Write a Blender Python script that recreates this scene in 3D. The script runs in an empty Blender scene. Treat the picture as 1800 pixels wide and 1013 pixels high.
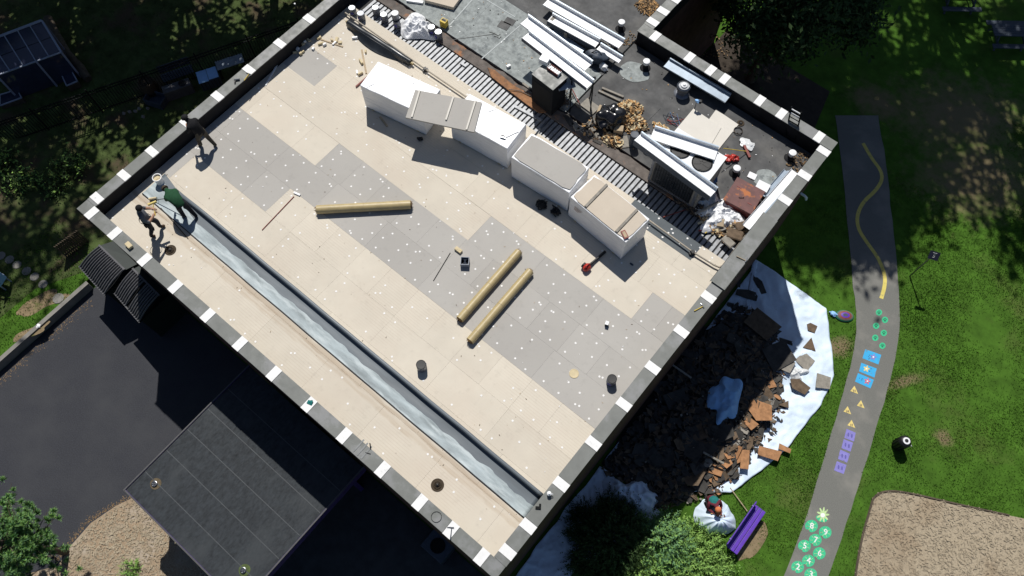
import bpy, bmesh, math, random
import numpy as np
from mathutils import Vector, Matrix, noise as mnoise

random.seed(11); rng = np.random.default_rng(7)
SC = bpy.context.scene
COL = SC.collection
R = math.radians

# ------------------------------------------------------------------ camera
# World axes: x runs along the building's south-west side, y along its north-west side, z up from the ground, metres.
PT, DK, LR = 7.2, 6.585, 6.55          # parapet top, new insulation surface, old roof surface
FPX, TILT, ROLL, AZ = 1378.534, 0.406735, 0.007053, 0.690664
CAM = Vector((19.785, -0.577, PT + 23.4))
_d = Vector((math.sin(ROLL)*math.sin(TILT), math.sin(TILT)*math.cos(ROLL), math.cos(TILT)))
_u0 = (Vector((1, 0, 0)) - _d.x*_d).normalized(); _v0 = _d.cross(_u0)
_u = math.cos(AZ)*_u0 + math.sin(AZ)*_v0
_v = _u.cross(_d)
ROWS = Matrix((_u, _v, -_d))            # camera (right, down, forward) -> world
cam_d = bpy.data.cameras.new('camera'); cam = bpy.data.objects.new('camera', cam_d); COL.objects.link(cam)
cam_d.sensor_width = 36; cam_d.lens = 36*FPX/1800; cam_d.clip_start = .1; cam_d.clip_end = 2000
cx, cy, cz = ROWS.col[0], -ROWS.col[1], -ROWS.col[2]
cam.matrix_world = Matrix(((cx.x, cy.x, cz.x, CAM.x), (cx.y, cy.y, cz.y, CAM.y), (cx.z, cy.z, cz.z, CAM.z), (0, 0, 0, 1)))
SC.camera = cam
def P(px, py, z=0.0):
    """survey: the world point at height z under a point of the 1800 px wide photograph"""
    w = ROWS @ Vector(((px-900)/FPX, (py-506.5)/FPX, 1.0))
    t = (z-CAM.z)/w.z
    return Vector((CAM.x+w.x*t, CAM.y+w.y*t, z))

# ------------------------------------------------------------------ light
SUNV = Vector((.485, -.48, -1.0))        # direction the light travels
W = bpy.data.worlds.new('World'); SC.world = W; W.use_nodes = True
nt = W.node_tree; bg = nt.nodes['Background']
sky = nt.nodes.new('ShaderNodeTexSky'); sky.sky_type = 'NISHITA'; sky.sun_disc = False
sky.sun_elevation = math.asin(1/SUNV.length)
sky.sun_rotation = math.atan2(-SUNV.x, -SUNV.y)
nt.links.new(sky.outputs[0], bg.inputs[0]); bg.inputs[1].default_value = .05; sky.ozone_density = 4.0; sky.altitude = 100
sun_d = bpy.data.lights.new('sun', 'SUN'); sun_d.energy = 4.4; sun_d.angle = R(.5); sun_d.color = (1, .965, .91)
sun = bpy.data.objects.new('sun', sun_d); COL.objects.link(sun)
sun.rotation_euler = SUNV.to_track_quat('-Z', 'Y').to_euler(); sun.location = (0, 0, 40)
SC.view_settings.view_transform = 'Standard'; SC.view_settings.look = 'None'
SC.view_settings.exposure = 0.0; SC.view_settings.gamma = 1
SC.render.engine = 'CYCLES'; SC.cycles.max_bounces = 5; SC.cycles.use_denoising = True

# ------------------------------------------------------------------ materials
MATS = {}
def M(name, col, rough=.7, var=.18, scale=2.0, bump=0.0, bscale=40.0, metal=0.0, spec=.4, col2=None, c2scale=.6, c2lo=.5, c2hi=.62, stretch=None, sheen=0, rvar=0.0):
    m = bpy.data.materials.new(name); m.use_nodes = True; MATS[name] = m
    n = m.node_tree.nodes; l = m.node_tree.links; b = n['Principled BSDF']
    b.inputs['Roughness'].default_value = rough; b.inputs['Metallic'].default_value = metal
    b.inputs['Specular IOR Level'].default_value = spec
    g = n.new('ShaderNodeNewGeometry'); pos = g.outputs['Position']
    if stretch:
        mp = n.new('ShaderNodeMapping'); mp.inputs['Scale'].default_value = stretch; l.new(pos, mp.inputs[0]); pos = mp.outputs[0]
    def nz(s, det=5):
        t = n.new('ShaderNodeTexNoise'); t.inputs['Scale'].default_value = s; t.inputs['Detail'].default_value = det
        t.inputs['Roughness'].default_value = .62; l.new(pos, t.inputs['Vector']); return t.outputs[0]
    f = nz(scale, 6)
    mix = n.new('ShaderNodeMix'); mix.data_type = 'RGBA'
    mr = n.new('ShaderNodeMapRange'); mr.inputs[1].default_value = .3; mr.inputs[2].default_value = .7
    l.new(f, mr.inputs[0]); l.new(mr.outputs[0], mix.inputs[0])
    mix.inputs[6].default_value = [max(0, c*(1-var)) for c in col[:3]]+[1]
    mix.inputs[7].default_value = [min(1, c*(1+var)) for c in col[:3]]+[1]
    out = mix.outputs[2]
    if col2:
        f2 = nz(c2scale, 8); mr2 = n.new('ShaderNodeMapRange'); mr2.inputs[1].default_value = c2lo; mr2.inputs[2].default_value = c2hi
        l.new(f2, mr2.inputs[0]); mx2 = n.new('ShaderNodeMix'); mx2.data_type = 'RGBA'
        l.new(mr2.outputs[0], mx2.inputs[0]); l.new(out, mx2.inputs[6]); mx2.inputs[7].default_value = list(col2)+[1]; out = mx2.outputs[2]
    l.new(out, b.inputs['Base Color'])
    if rvar:
        mr3 = n.new('ShaderNodeMapRange'); mr3.inputs[1].default_value = .3; mr3.inputs[2].default_value = .7
        mr3.inputs[3].default_value = max(.05, rough-rvar); mr3.inputs[4].default_value = min(1, rough+rvar)
        l.new(nz(scale*1.7), mr3.inputs[0]); l.new(mr3.outputs[0], b.inputs['Roughness'])
    if bump:
        bp = n.new('ShaderNodeBump'); bp.inputs['Strength'].default_value = bump; bp.inputs['Distance'].default_value = .02
        l.new(nz(bscale, 4), bp.inputs['Height']); l.new(bp.outputs[0], b.inputs['Normal'])
    m['out'] = 0
    return m
def band(m, stops, colr, axis=1, nscale=3.0, amt=.25, strength=.8, xr=None):
    """stain band along a world axis: stops=(lo,hi) in metres, ragged by noise"""
    n = m.node_tree.nodes; l = m.node_tree.links; b = n['Principled BSDF']
    src = b.inputs['Base Color'].links[0].from_socket
    g = n.new('ShaderNodeNewGeometry'); sp = n.new('ShaderNodeSeparateXYZ'); l.new(g.outputs['Position'], sp.inputs[0])
    mp = n.new('ShaderNodeMapping'); mp.inputs['Scale'].default_value = (.35, 1.3, 1); l.new(g.outputs['Position'], mp.inputs[0])
    t = n.new('ShaderNodeTexNoise'); t.inputs['Scale'].default_value = nscale; t.inputs['Detail'].default_value = 6; l.new(mp.outputs[0], t.inputs['Vector'])
    def math_(op, a, bb):
        k = n.new('ShaderNodeMath'); k.operation = op
        for i, q in enumerate((a, bb)):
            if hasattr(q, 'is_linked'): l.new(q, k.inputs[i])
            else: k.inputs[i].default_value = q
        return k.outputs[0]
    y = math_('ADD', sp.outputs[axis], math_('MULTIPLY', math_('SUBTRACT', t.outputs[0], .5), amt))
    a = n.new('ShaderNodeMapRange'); a.interpolation_type = 'SMOOTHSTEP'; a.inputs[1].default_value = stops[0]; a.inputs[2].default_value = stops[0]+.1; l.new(y, a.inputs[0])
    c = n.new('ShaderNodeMapRange'); c.interpolation_type = 'SMOOTHSTEP'; c.inputs[1].default_value = stops[1]; c.inputs[2].default_value = stops[1]-.12; l.new(y, c.inputs[0])
    f = math_('MULTIPLY', math_('MULTIPLY', a.outputs[0], c.outputs[0]), math_('MULTIPLY', strength, math_('ADD', t.outputs[0], .35)))
    mx = n.new('ShaderNodeMix'); mx.data_type = 'RGBA'; mx.clamp_factor = True
    l.new(f, mx.inputs[0]); l.new(src, mx.inputs[6]); mx.inputs[7].default_value = list(colr)+[1]
    l.new(mx.outputs[2], b.inputs['Base Color'])
def grooves(m, period, strength=.12):
    n = m.node_tree.nodes; l = m.node_tree.links; b = n['Principled BSDF']
    src = b.inputs['Base Color'].links[0].from_socket
    g = n.new('ShaderNodeNewGeometry'); mp = n.new('ShaderNodeMapping'); mp.inputs['Scale'].default_value = (.05, 1, 1); l.new(g.outputs['Position'], mp.inputs[0])
    w = n.new('ShaderNodeTexWave'); w.bands_direction = 'Y'; w.inputs['Scale'].default_value = 1/period*.5; w.inputs['Distortion'].default_value = 2.2; w.inputs['Detail Scale'].default_value = .6
    l.new(mp.outputs[0], w.inputs['Vector'])
    t = n.new('ShaderNodeTexNoise'); t.inputs['Scale'].default_value = .5; l.new(g.outputs['Position'], t.inputs['Vector'])
    mr = n.new('ShaderNodeMapRange'); mr.inputs[1].default_value = .75; mr.inputs[2].default_value = 1; mr.inputs[4].default_value = strength; l.new(w.outputs[0], mr.inputs[0])
    mr2 = n.new('ShaderNodeMapRange'); mr2.inputs[1].default_value = .45; mr2.inputs[2].default_value = .6; l.new(t.outputs[0], mr2.inputs[0])
    k = n.new('ShaderNodeMath'); k.operation = 'MULTIPLY'; l.new(mr.outputs[0], k.inputs[0]); l.new(mr2.outputs[0], k.inputs[1])
    mx = n.new('ShaderNodeMix'); mx.data_type = 'RGBA'; l.new(k.outputs[0], mx.inputs[0]); l.new(src, mx.inputs[6]); mx.inputs[7].default_value = (.3, .17, .1, 1)
    l.new(mx.outputs[2], b.inputs['Base Color'])

tan = M('tan_facer', (.62, .567, .475), .85, .045, 1.3, .12, 30, spec=.2, col2=(.585, .515, .425), c2scale=.3, c2lo=.45, c2hi=.75)
band(tan, (1.42, 1.66), (.46, .37, .27), strength=.45, amt=.3, nscale=4); band(tan, (1.60, 1.87), (.38, .285, .19), strength=.6, amt=.28, nscale=4); grooves(tan, .14, .14)
tan2 = M('tan_top_board', (.56, .49, .40), .85, .05, 1.3, .12, 30, spec=.2)
grey_b = M('grey_facer', (.425, .408, .378), .85, .05, .8, .1, 30, spec=.2, col2=(.385, .368, .342), c2scale=.4, c2lo=.45, c2hi=.7)
def tone(m, lo, hi):
    n = m.node_tree.nodes; l = m.node_tree.links; b = n['Principled BSDF']; src = b.inputs['Base Color'].links[0].from_socket
    oi = n.new('ShaderNodeObjectInfo'); mr = n.new('ShaderNodeMapRange'); mr.inputs[3].default_value = lo; mr.inputs[4].default_value = hi; l.new(oi.outputs['Random'], mr.inputs[0])
    g = n.new('ShaderNodeNewGeometry'); sm = n.new('ShaderNodeTexNoise'); sm.inputs['Scale'].default_value = 4.5; sm.inputs['Detail'].default_value = 8; sm.inputs['Roughness'].default_value = .7; l.new(g.outputs['Position'], sm.inputs['Vector'])
    ms = n.new('ShaderNodeMapRange'); ms.inputs[1].default_value = .56; ms.inputs[2].default_value = .78; ms.inputs[3].default_value = 1; ms.inputs[4].default_value = .86; l.new(sm.outputs[0], ms.inputs[0])
    k = n.new('ShaderNodeMath'); k.operation = 'MULTIPLY'; l.new(mr.outputs[0], k.inputs[0]); l.new(ms.outputs[0], k.inputs[1])
    mx = n.new('ShaderNodeVectorMath'); mx.operation = 'SCALE'; l.new(src, mx.inputs[0]); l.new(k.outputs[0], mx.inputs['Scale']); l.new(mx.outputs[0], b.inputs['Base Color'])
tone(tan, .965, 1.03); tone(grey_b, .95, 1.04)
foam = M('foam_core', (.62, .52, .33), .9, .12, 6)
coping_g = M('coping_grey', (.155, .163, .152), .5, .14, 2.2, .05, 20, metal=.0, spec=.45, col2=(.21, .215, .215), c2scale=1.1, rvar=.15)
coping_w = M('coping_white', (.78, .78, .77), .5, .05, 6, 0, col2=(.52, .53, .53), c2scale=7, c2lo=.6, c2hi=.75)
flash = M('black_flashing', (.014, .014, .016), .75, .4, 2, .2, 20, spec=.25)
brick = M('brick', (.10, .055, .045), .9, .3, 3, .3, 30, spec=.2)
membrane = M('black_membrane', (.022, .026, .031), .32, .3, 1.5, .03, 12, spec=.45, rvar=.1)
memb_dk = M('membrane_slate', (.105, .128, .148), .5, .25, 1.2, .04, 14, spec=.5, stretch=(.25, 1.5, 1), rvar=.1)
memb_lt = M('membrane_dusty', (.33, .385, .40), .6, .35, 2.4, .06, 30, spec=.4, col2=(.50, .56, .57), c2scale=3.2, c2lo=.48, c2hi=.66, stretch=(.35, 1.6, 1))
oldroof = M('old_membrane_grey', (.28, .305, .30), .8, .3, 5.5, .3, 20, spec=.25, col2=(.13, .145, .15), c2scale=3.6, c2lo=.52, c2hi=.72)
darkroof = M('old_membrane_dark', (.078, .079, .080), .7, .3, 1.4, .1, 20, spec=.3, col2=(.135, .13, .12), c2scale=.7, c2lo=.52, c2hi=.75, rvar=.12)
canopy_m = M('canopy_membrane', (.026, .031, .036), .65, .4, 9, .15, 18, spec=.25, col2=(.038, .044, .049), c2scale=.8, stretch=(1, .5, 1), rvar=.15)
woodedge = M('torn_edge_brown', (.13, .112, .10), .9, .35, 4, .4, 18, col2=(.36, .16, .07), c2scale=1.3, c2lo=.58, c2hi=.68)
plank_o = M('plank_orange', (.30, .145, .065), .85, .35, 5, .3, 20, col2=(.15, .085, .055), c2scale=1.4, c2lo=.45, c2hi=.6)
galv = M('galvanised', (.25, .26, .275), .55, .25, 6, .05, 20, metal=.35, spec=.5, col2=(.22, .21, .20), c2scale=5, c2lo=.58, c2hi=.7)
gap_dk = M('deck_flute_dark', (.045, .045, .045), .9, .3, 5)
whitep = M('white_paint', (.80, .81, .82), .4, .04, 3)
wrap = M('white_wrap', (.80, .81, .83), .42, .07, 3, .55, 3.2, spec=.5, stretch=(.8, .8, 6))
bluewhite = M('blue_shade_metal', (.30, .36, .43), .35, .15, 3, metal=.3)  # blue-grey metal; on trough lips and the parapet trough it paints shade
kraft = M('kraft_paper', (.43, .34, .17), .45, .12, 5, .15, 30, spec=.5)
kraft_d = M('kraft_end', (.30, .19, .08), .8, .3, 14, .5, 40)
wood = M('pine_wood', (.42, .33, .22), .8, .2, 6)
greywood = M('weathered_wood', (.27, .25, .215), .85, .25, 6, .2, 30)
redp = M('red_plastic', (.42, .03, .02), .4, .15, 8)
dkred = M('dull_red', (.22, .055, .045), .6, .2, 8)
yellow = M('yellow_paint', (.62, .45, .06), .6, .1, 6)
blackp = M('black_plastic', (.012, .012, .013), .5, .3, 8)
blackbag = M('black_bag', (.008, .008, .010), .22, .3, 8, .2, 20, spec=.6)
steel = M('steel', (.20, .21, .225), .3, .2, 6, metal=.85)
canlab = M('can_grey', (.21, .22, .245), .4, .2, 8, metal=.4)
bluep = M('blue_plastic', (.06, .14, .30), .4, .1, 6)
navy2 = M('slate_plastic', (.20, .23, .28), .5, .2, 6)
navy = M('navy_plastic', (.05, .065, .09), .5, .2, 6)
bluetarp = M('light_blue_cloth', (.30, .56, .92), .7, .08, 4, .15, 10)
tarp_m = M('white_tarp', (.68, .80, .94), .55, .08, 2, .6, 5, spec=.4)
sheet_m = M('clear_sheeting', (.66, .68, .69), .25, .15, 5, .35, 9, spec=.6)
rust = M('rusted_sheet', (.135, .055, .05), .6, .25, 4, .1, 30, col2=(.42, .13, .03), c2scale=1.6, c2lo=.52, c2hi=.58)
chipm = M('tan_chips', (.50, .30, .13), .9, .35, 14)
chipd = M('brown_chips', (.12, .085, .055), .9, .5, 14)
felt = M('roofing_felt', (.055, .052, .048), .85, .45, 3, .3, 20)
feltb = M('brown_board', (.13, .092, .06), .9, .35, 5, .3, 30)
shard_t = M('orange_fibre_board', (.37, .19, .09), .9, .3, 6, .3, 30)
heap_m = M('heap_dark', (.022, .020, .018), .95, .6, 8, .8, 20)
asphalt = M('asphalt', (.036, .038, .046), .82, .42, 26, .5, 70, spec=.3, col2=(.050, .052, .058), c2scale=.55, c2lo=.42, c2hi=.75)
path_m = M('path_asphalt', (.165, .166, .152), .9, .2, 30, .25, 90, col2=(.215, .21, .19), c2scale=.5)
lawn = M('lawn', (.055, .128, .014), .95, .35, 1.5, .6, 45, spec=.15, col2=(.10, .125, .035), c2scale=.33, c2lo=.55, c2hi=.8)
lawn_ = lawn
earth = M('bare_earth', (.23, .175, .105), .95, .3, 3, .4, 40, spec=.1, col2=(.09, .12, .03), c2scale=2.2, c2lo=.55, c2hi=.7)
mulch = M('wood_mulch', (.33, .25, .17), .95, .3, 22, .5, 90, spec=.1, col2=(.40, .34, .27), c2scale=1.0)
mulch2 = M('pale_wood_mulch', (.375, .315, .228), .95, .25, 22, .3, 90, spec=.1, col2=(.30, .23, .155), c2scale=.4, c2lo=.5, c2hi=.72)
concrete = M('concrete', (.22, .21, .19), .9, .18, 3, .2, 40)
garden_shade_m = M('shade_dark_ground_cover', (.060, .085, .028), .95, .5, 1.6, .6, 45, spec=.1, col2=(.085, .065, .042), c2scale=.5)  # soil and moss colour, darkened to deepen the tree shade
pipe_m = M('tan_pipe', (.36, .32, .26), .6, .1, 5)
creamy = M('cream_sheet', (.66, .63, .57), .7, .04, 2)
edge2_m = M('scuffed_metal', (.21, .22, .22), .5, .2, 6)
seamd_m = M('canopy_seam', (.055, .062, .068), .6, .2, 6)
edge_m = M('dull_edge_metal', (.075, .075, .075), .6, .2, 6)
silt_m = M('silt', (.11, .085, .05), .9, .3, 9)
moss_m = M('moss', (.08, .11, .035), .9, .3, 9)
wrapline = M('wrap_crease', (.60, .62, .66), .5, .05, 5)
seam_m = M('seam_tape', (.42, .45, .45), .7, .15, 6)
slate_b = M('slate_board', (.10, .115, .125), .8, .1, 2)
shade_case = M('shade_black_casing', (.018, .019, .021), .9, .2, 4, spec=.05)  # near-black stands in for shade on the small unit's faces
dkconc = M('dark_paving', (.05, .052, .055), .9, .3, 2, .2, 40)
fence_m = M('black_metal', (.010, .011, .012), .7, .2, 5, spec=.12)
shed_m = M('lit_black_resin', (.085, .085, .092), .5, .25, 6)  # paler than the shed roof sheet, painting sunlight onto the ribs
shed_g = M('dark_green_resin', (.012, .020, .018), .6, .2, 5)
purple = M('purple_paint', (.105, .035, .40), .45, .12, 6, .1, 30)
purpled = M('purple_fascia', (.06, .03, .16), .6, .2, 4)
bark = M('bark', (.09, .07, .05), .95, .35, 8, .6, 20)
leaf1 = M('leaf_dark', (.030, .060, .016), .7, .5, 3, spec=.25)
leaf2 = M('leaf_light', (.24, .40, .09), .7, .35, 4, spec=.25)
leaf3 = M('leaf_blue_green', (.135, .27, .115), .7, .35, 4, spec=.25)
leafp = M('pine_needles', (.20, .36, .09), .7, .35, 4, spec=.25)
grassb = M('grass_blades', (.070, .165, .016), .9, .4, 1.2, spec=.15, col2=(.12, .155, .035), c2scale=.4, c2lo=.52, c2hi=.8)
dryleaf = M('dry_leaves', (.26, .17, .085), .9, .4, 9)
glassm = M('greenhouse_glass', (.035, .040, .075), .08, .2, 2, spec=.8)
frame_w = M('frame_white', (.36, .40, .50), .5, .1, 3)
skin = M('skin', (.36, .20, .13), .6, .08, 10)
pt_green = M('paint_green', (.045, .50, .25), .8, .12, 5, col2=(.17, .165, .15), c2scale=7, c2lo=.57, c2hi=.72)
pt_lime = M('paint_lime', (.50, .68, .33), .8, .1, 5, col2=(.17, .165, .15), c2scale=7, c2lo=.57, c2hi=.72)
pt_blue = M('paint_blue', (.045, .40, .74), .8, .08, 5, col2=(.17, .165, .15), c2scale=7, c2lo=.57, c2hi=.72)
pt_yel = M('paint_yellow', (.72, .58, .20), .8, .1, 4, col2=(.17, .165, .15), c2scale=7, c2lo=.57, c2hi=.72)
pt_yel2 = M('paint_line_yellow', (.66, .55, .14), .8, .12, 3, col2=(.17, .165, .15), c2scale=7, c2lo=.57, c2hi=.72)
pt_pur = M('paint_lilac', (.23, .21, .55), .8, .12, 5, col2=(.17, .165, .15), c2scale=7, c2lo=.57, c2hi=.72)
pt_wht = M('paint_white', (.78, .80, .78), .8, .08, 6, col2=(.17, .165, .15), c2scale=7, c2lo=.57, c2hi=.72)
pt_pink = M('paint_pink', (.60, .13, .20), .8, .15, 8, col2=(.17, .165, .15), c2scale=7, c2lo=.57, c2hi=.72)
pt_dk = M('paint_dark', (.16, .12, .10), .8, .1, 8)
pt_dkg = M('paint_dark_green', (.02, .19, .10), .8, .1, 8)
pt_navy = M('paint_navy', (.05, .12, .32), .8, .1, 8)
pt_dpur = M('paint_deep_lilac', (.12, .11, .36), .8, .1, 8)
def cl(name, c): return M(name, c, .85, .2, 12, .3, 60, spec=.2)
cl_black, cl_olive, cl_grey, cl_camo = cl('black_cloth', (.014, .014, .016)), cl('olive_cloth', (.075, .066, .052)), cl('grey_cloth', (.11, .12, .14)), cl('camo_cloth', (.035, .035, .038))
cl_green, cl_dark, cl_maroon, cl_teal, cl_boot = cl('green_cloth', (.018, .07, .032)), cl('charcoal_cloth', (.018, .019, .024)), cl('maroon_cloth', (.13, .025, .04)), cl('teal_cloth', (.02, .17, .16)), cl('brown_leather', (.075, .045, .028))
cl_orange, cl_brown = cl('orange_cloth', (.62, .20, .08)), cl('brown_cloth', (.06, .045, .03))

def worn(m, patches, colr, nscale=1.1):
    """bare earth worn into the lawn: ragged patches (x, y, rx, ry, angle) in metres"""
    n = m.node_tree.nodes; l = m.node_tree.links; b = n['Principled BSDF']
    g = n.new('ShaderNodeNewGeometry'); t = n.new('ShaderNodeTexNoise'); t.inputs['Scale'].default_value = nscale; t.inputs['Detail'].default_value = 9; t.inputs['Roughness'].default_value = .68
    l.new(g.outputs['Position'], t.inputs['Vector']); acc = None
    for (x, y, rx, ry, a) in patches:
        mp = n.new('ShaderNodeMapping'); mp.vector_type = 'TEXTURE'; mp.inputs['Location'].default_value = (x, y, 0); mp.inputs['Rotation'].default_value = (0, 0, a); mp.inputs['Scale'].default_value = (rx, ry, 1000)
        l.new(g.outputs['Position'], mp.inputs[0]); ln = n.new('ShaderNodeVectorMath'); ln.operation = 'LENGTH'; l.new(mp.outputs[0], ln.inputs[0])
        k = n.new('ShaderNodeMath'); k.operation = 'MULTIPLY_ADD'; l.new(t.outputs[0], k.inputs[0]); k.inputs[1].default_value = 2.2; l.new(ln.outputs['Value'], k.inputs[2])
        r = n.new('ShaderNodeMapRange'); r.inputs[1].default_value = 2.25; r.inputs[2].default_value = 1.35; l.new(k.outputs[0], r.inputs[0]); o = r.outputs[0]
        if acc is not None:
            mx = n.new('ShaderNodeMath'); mx.operation = 'MAXIMUM'; l.new(acc, mx.inputs[0]); l.new(o, mx.inputs[1]); o = mx.outputs[0]
        acc = o
    src = b.inputs['Base Color'].links[0].from_socket; mx = n.new('ShaderNodeMix'); mx.data_type = 'RGBA'
    l.new(acc, mx.inputs[0]); l.new(src, mx.inputs[6]); mx.inputs[7].default_value = list(colr)+[1]; l.new(mx.outputs[2], b.inputs['Base Color'])
WORN = []
for px_, py_, rx_, ry_, a_ in [(1690, 205, 3.6, 2.4, .6), (1720, 310, 3.2, 2.4, .8), (1545, 180, 1.6, 1.0, .2), (1660, 770, .4, .3, 0), (1592, 670, 1.1, .25, 1.0), (1475, 610, .7, .5, .9), (1392, 740, .4, 1.2, .2), (1420, 545, .6, .6, 0)]:
    q_ = P(px_, py_); WORN.append((q_.x, q_.y, rx_, ry_, a_))
worn(lawn, WORN, (.19, .155, .085), 1.6)

# ------------------------------------------------------------------ mesh helpers
class MB:
    def __init__(s): s.v = []; s.f = []; s.m = []
    def add(s, vs, fs, mi=0, T=None):
        o = len(s.v)
        s.v += [tuple(T @ Vector(p)) if T is not None else tuple(p) for p in vs]
        s.f += [tuple(o+i for i in f) for f in fs]; s.m += [mi]*len(fs); return s
    def box(s, c, d, rz=0, mi=0, T=None, taper=1.0, rot=None):
        x, y, z = d[0]/2, d[1]/2, d[2]/2; t = taper
        vs = [(-x, -y, -z), (x, -y, -z), (x, y, -z), (-x, y, -z), (-x*t, -y*t, z), (x*t, -y*t, z), (x*t, y*t, z), (-x*t, y*t, z)]
        A = Matrix.Translation(c) @ (rot.to_4x4() if rot is not None else Matrix.Rotation(rz, 4, 'Z'))
        if T is not None: A = T @ A
        return s.add(vs, [(3, 2, 1, 0), (4, 5, 6, 7), (0, 1, 5, 4), (1, 2, 6, 5), (2, 3, 7, 6), (3, 0, 4, 7)], mi, A)
    def bar(s, a, b, w, h, mi=0, up=(0, 0, 1)):
        a, b = Vector(a), Vector(b); d = b-a; L = d.length
        x = d.normalized(); upv = Vector(up)
        if abs(x.dot(upv)) > .98: upv = Vector((1, 0, 0))
        y = upv.cross(x).normalized(); z = x.cross(y)
        rot = Matrix((x, y, z)).transposed()
        return s.box((a+b)/2, (L, w, h), mi=mi, rot=rot)
    def prism(s, poly, z0, z1, mi=0, mside=None):
        n = len(poly)
        vs = [(p[0], p[1], z0) for p in poly]+[(p[0], p[1], z1) for p in poly]
        ar = sum(poly[i][0]*poly[(i+1) % n][1]-poly[(i+1) % n][0]*poly[i][1] for i in range(n))
        t = tuple(range(n, 2*n)); bt = tuple(range(n-1, -1, -1))
        sd = [(i, (i+1) % n, n+(i+1) % n, n+i) for i in range(n)]
        if ar < 0: t = t[::-1]; bt = bt[::-1]; sd = [q[::-1] for q in sd]
        s.add(vs, [t, bt], mi); o = len(s.v)-2*n
        s.f += [tuple(o+i for i in q) for q in sd]; s.m += [mi if mside is None else mside]*n
        return s
    def lathe(s, prof, n=16, c=(0, 0, 0), mi=0, T=None, cap=True):
        vs = []; fs = []
        for r, z in prof:
            for k in range(n):
                a = 2*math.pi*k/n; vs.append((c[0]+r*math.cos(a), c[1]+r*math.sin(a), c[2]+z))
        for i in range(len(prof)-1):
            for k in range(n): fs.append((i*n+k, i*n+(k+1) % n, (i+1)*n+(k+1) % n, (i+1)*n+k))
        if cap:
            fs.append(tuple(range(n-1, -1, -1))); fs.append(tuple((len(prof)-1)*n+k for k in range(n)))
        return s.add(vs, fs, mi, T)
    def tube(s, pts, r, n=8, mi=0, cap=True):
        pts = [Vector(p) for p in pts]; rs = r if isinstance(r, (list, tuple)) else [r]*len(pts)
        vs = []; fs = []; prev = None
        for i, p in enumerate(pts):
            d = (pts[min(i+1, len(pts)-1)]-pts[max(i-1, 0)]).normalized()
            if prev is None:
                ref = Vector((0, 0, 1)) if abs(d.z) < .9 else Vector((1, 0, 0)); x = ref.cross(d).normalized()
            else: x = (prev-d*prev.dot(d)).normalized()
            prev = x; y = d.cross(x)
            for k in range(n):
                a = 2*math.pi*k/n; vs.append(p+(x*math.cos(a)+y*math.sin(a))*rs[i])
        for i in range(len(pts)-1):
            for k in range(n): fs.append((i*n+k, i*n+(k+1) % n, (i+1)*n+(k+1) % n, (i+1)*n+k))
        if cap: fs.append(tuple(range(n-1, -1, -1))); fs.append(tuple((len(pts)-1)*n+k for k in range(n)))
        return s.add(vs, fs, mi)
    def blob(s, c, rad, rough=.25, n=2, mi=0, seed=0, flat=None):
        bm = bmesh.new(); bmesh.ops.create_icosphere(bm, subdivisions=n, radius=1)
        vs = []
        for v in bm.verts:
            k = 1+rough*2*mnoise.noise(v.co*1.7+Vector((seed*3.1, seed*1.7, seed)))
            q = Vector((v.co.x*rad[0]*k, v.co.y*rad[1]*k, v.co.z*rad[2]*k))
            if flat is not None: q.z = max(q.z, flat)
            vs.append(Vector(c)+q)
        fs = [tuple(v.index for v in f.verts) for f in bm.faces]; bm.free()
        return s.add(vs, fs, mi)
    def mesh(s, name, mats, smooth=False):
        me = bpy.data.meshes.new(name); me.from_pydata(s.v, [], s.f)
        for m in (mats if isinstance(mats, (list, tuple)) else [mats]): me.materials.append(m)
        if len(set(s.m)) > 1: me.polygons.foreach_set('material_index', s.m)
        if smooth: me.polygons.foreach_set('use_smooth', [True]*len(me.polygons))
        me.update(); return me
    def build(s, name, mats, parent=None, loc=(0, 0, 0), rz=0, smooth=False, bevel=0):
        o = link(name, s.mesh(name, mats, smooth), parent, loc, rz)
        if bevel:
            md = o.modifiers.new('bevel', 'BEVEL'); md.width = bevel; md.segments = 2; md.limit_method = 'ANGLE'
        if smooth:
            try: o.data.set_sharp_from_angle(angle=R(50))
            except Exception: pass
        return o
def link(name, data, parent=None, loc=(0, 0, 0), rz=0):
    o = bpy.data.objects.new(name, data); COL.objects.link(o); o.location = loc; o.rotation_euler[2] = rz
    if parent: o.parent = parent
    return o
def tag(o, label, cat, group=None):
    o['label'] = label; o['category'] = cat
    if group: o['group'] = group
    return o
def thing(name, label, cat, loc=(0, 0, 0), rz=0, group=None):
    return tag(link(name, None, None, loc, rz), label, cat, group)
def struct(o): o['kind'] = 'structure'; return o
def stuff(o, label=None, cat=None):
    o['kind'] = 'stuff'
    if label: o['label'] = label; o['category'] = cat
    return o
def frame2(a, b):
    a, b = Vector(a), Vector(b); d = b-a; return math.atan2(d.y, d.x), d.length
def resample(poly, n):
    pts = [Vector((p[0], p[1])) for p in poly]; L = [0]
    for i in range(len(pts)): L.append(L[-1]+(pts[(i+1) % len(pts)]-pts[i]).length)
    out = []
    for k in range(n):
        t = L[-1]*k/n
        for i in range(len(pts)):
            if L[i] <= t <= L[i+1]:
                f = (t-L[i])/max(1e-9, L[i+1]-L[i]); out.append(pts[i].lerp(pts[(i+1) % len(pts)], f)); break
    return out
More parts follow.
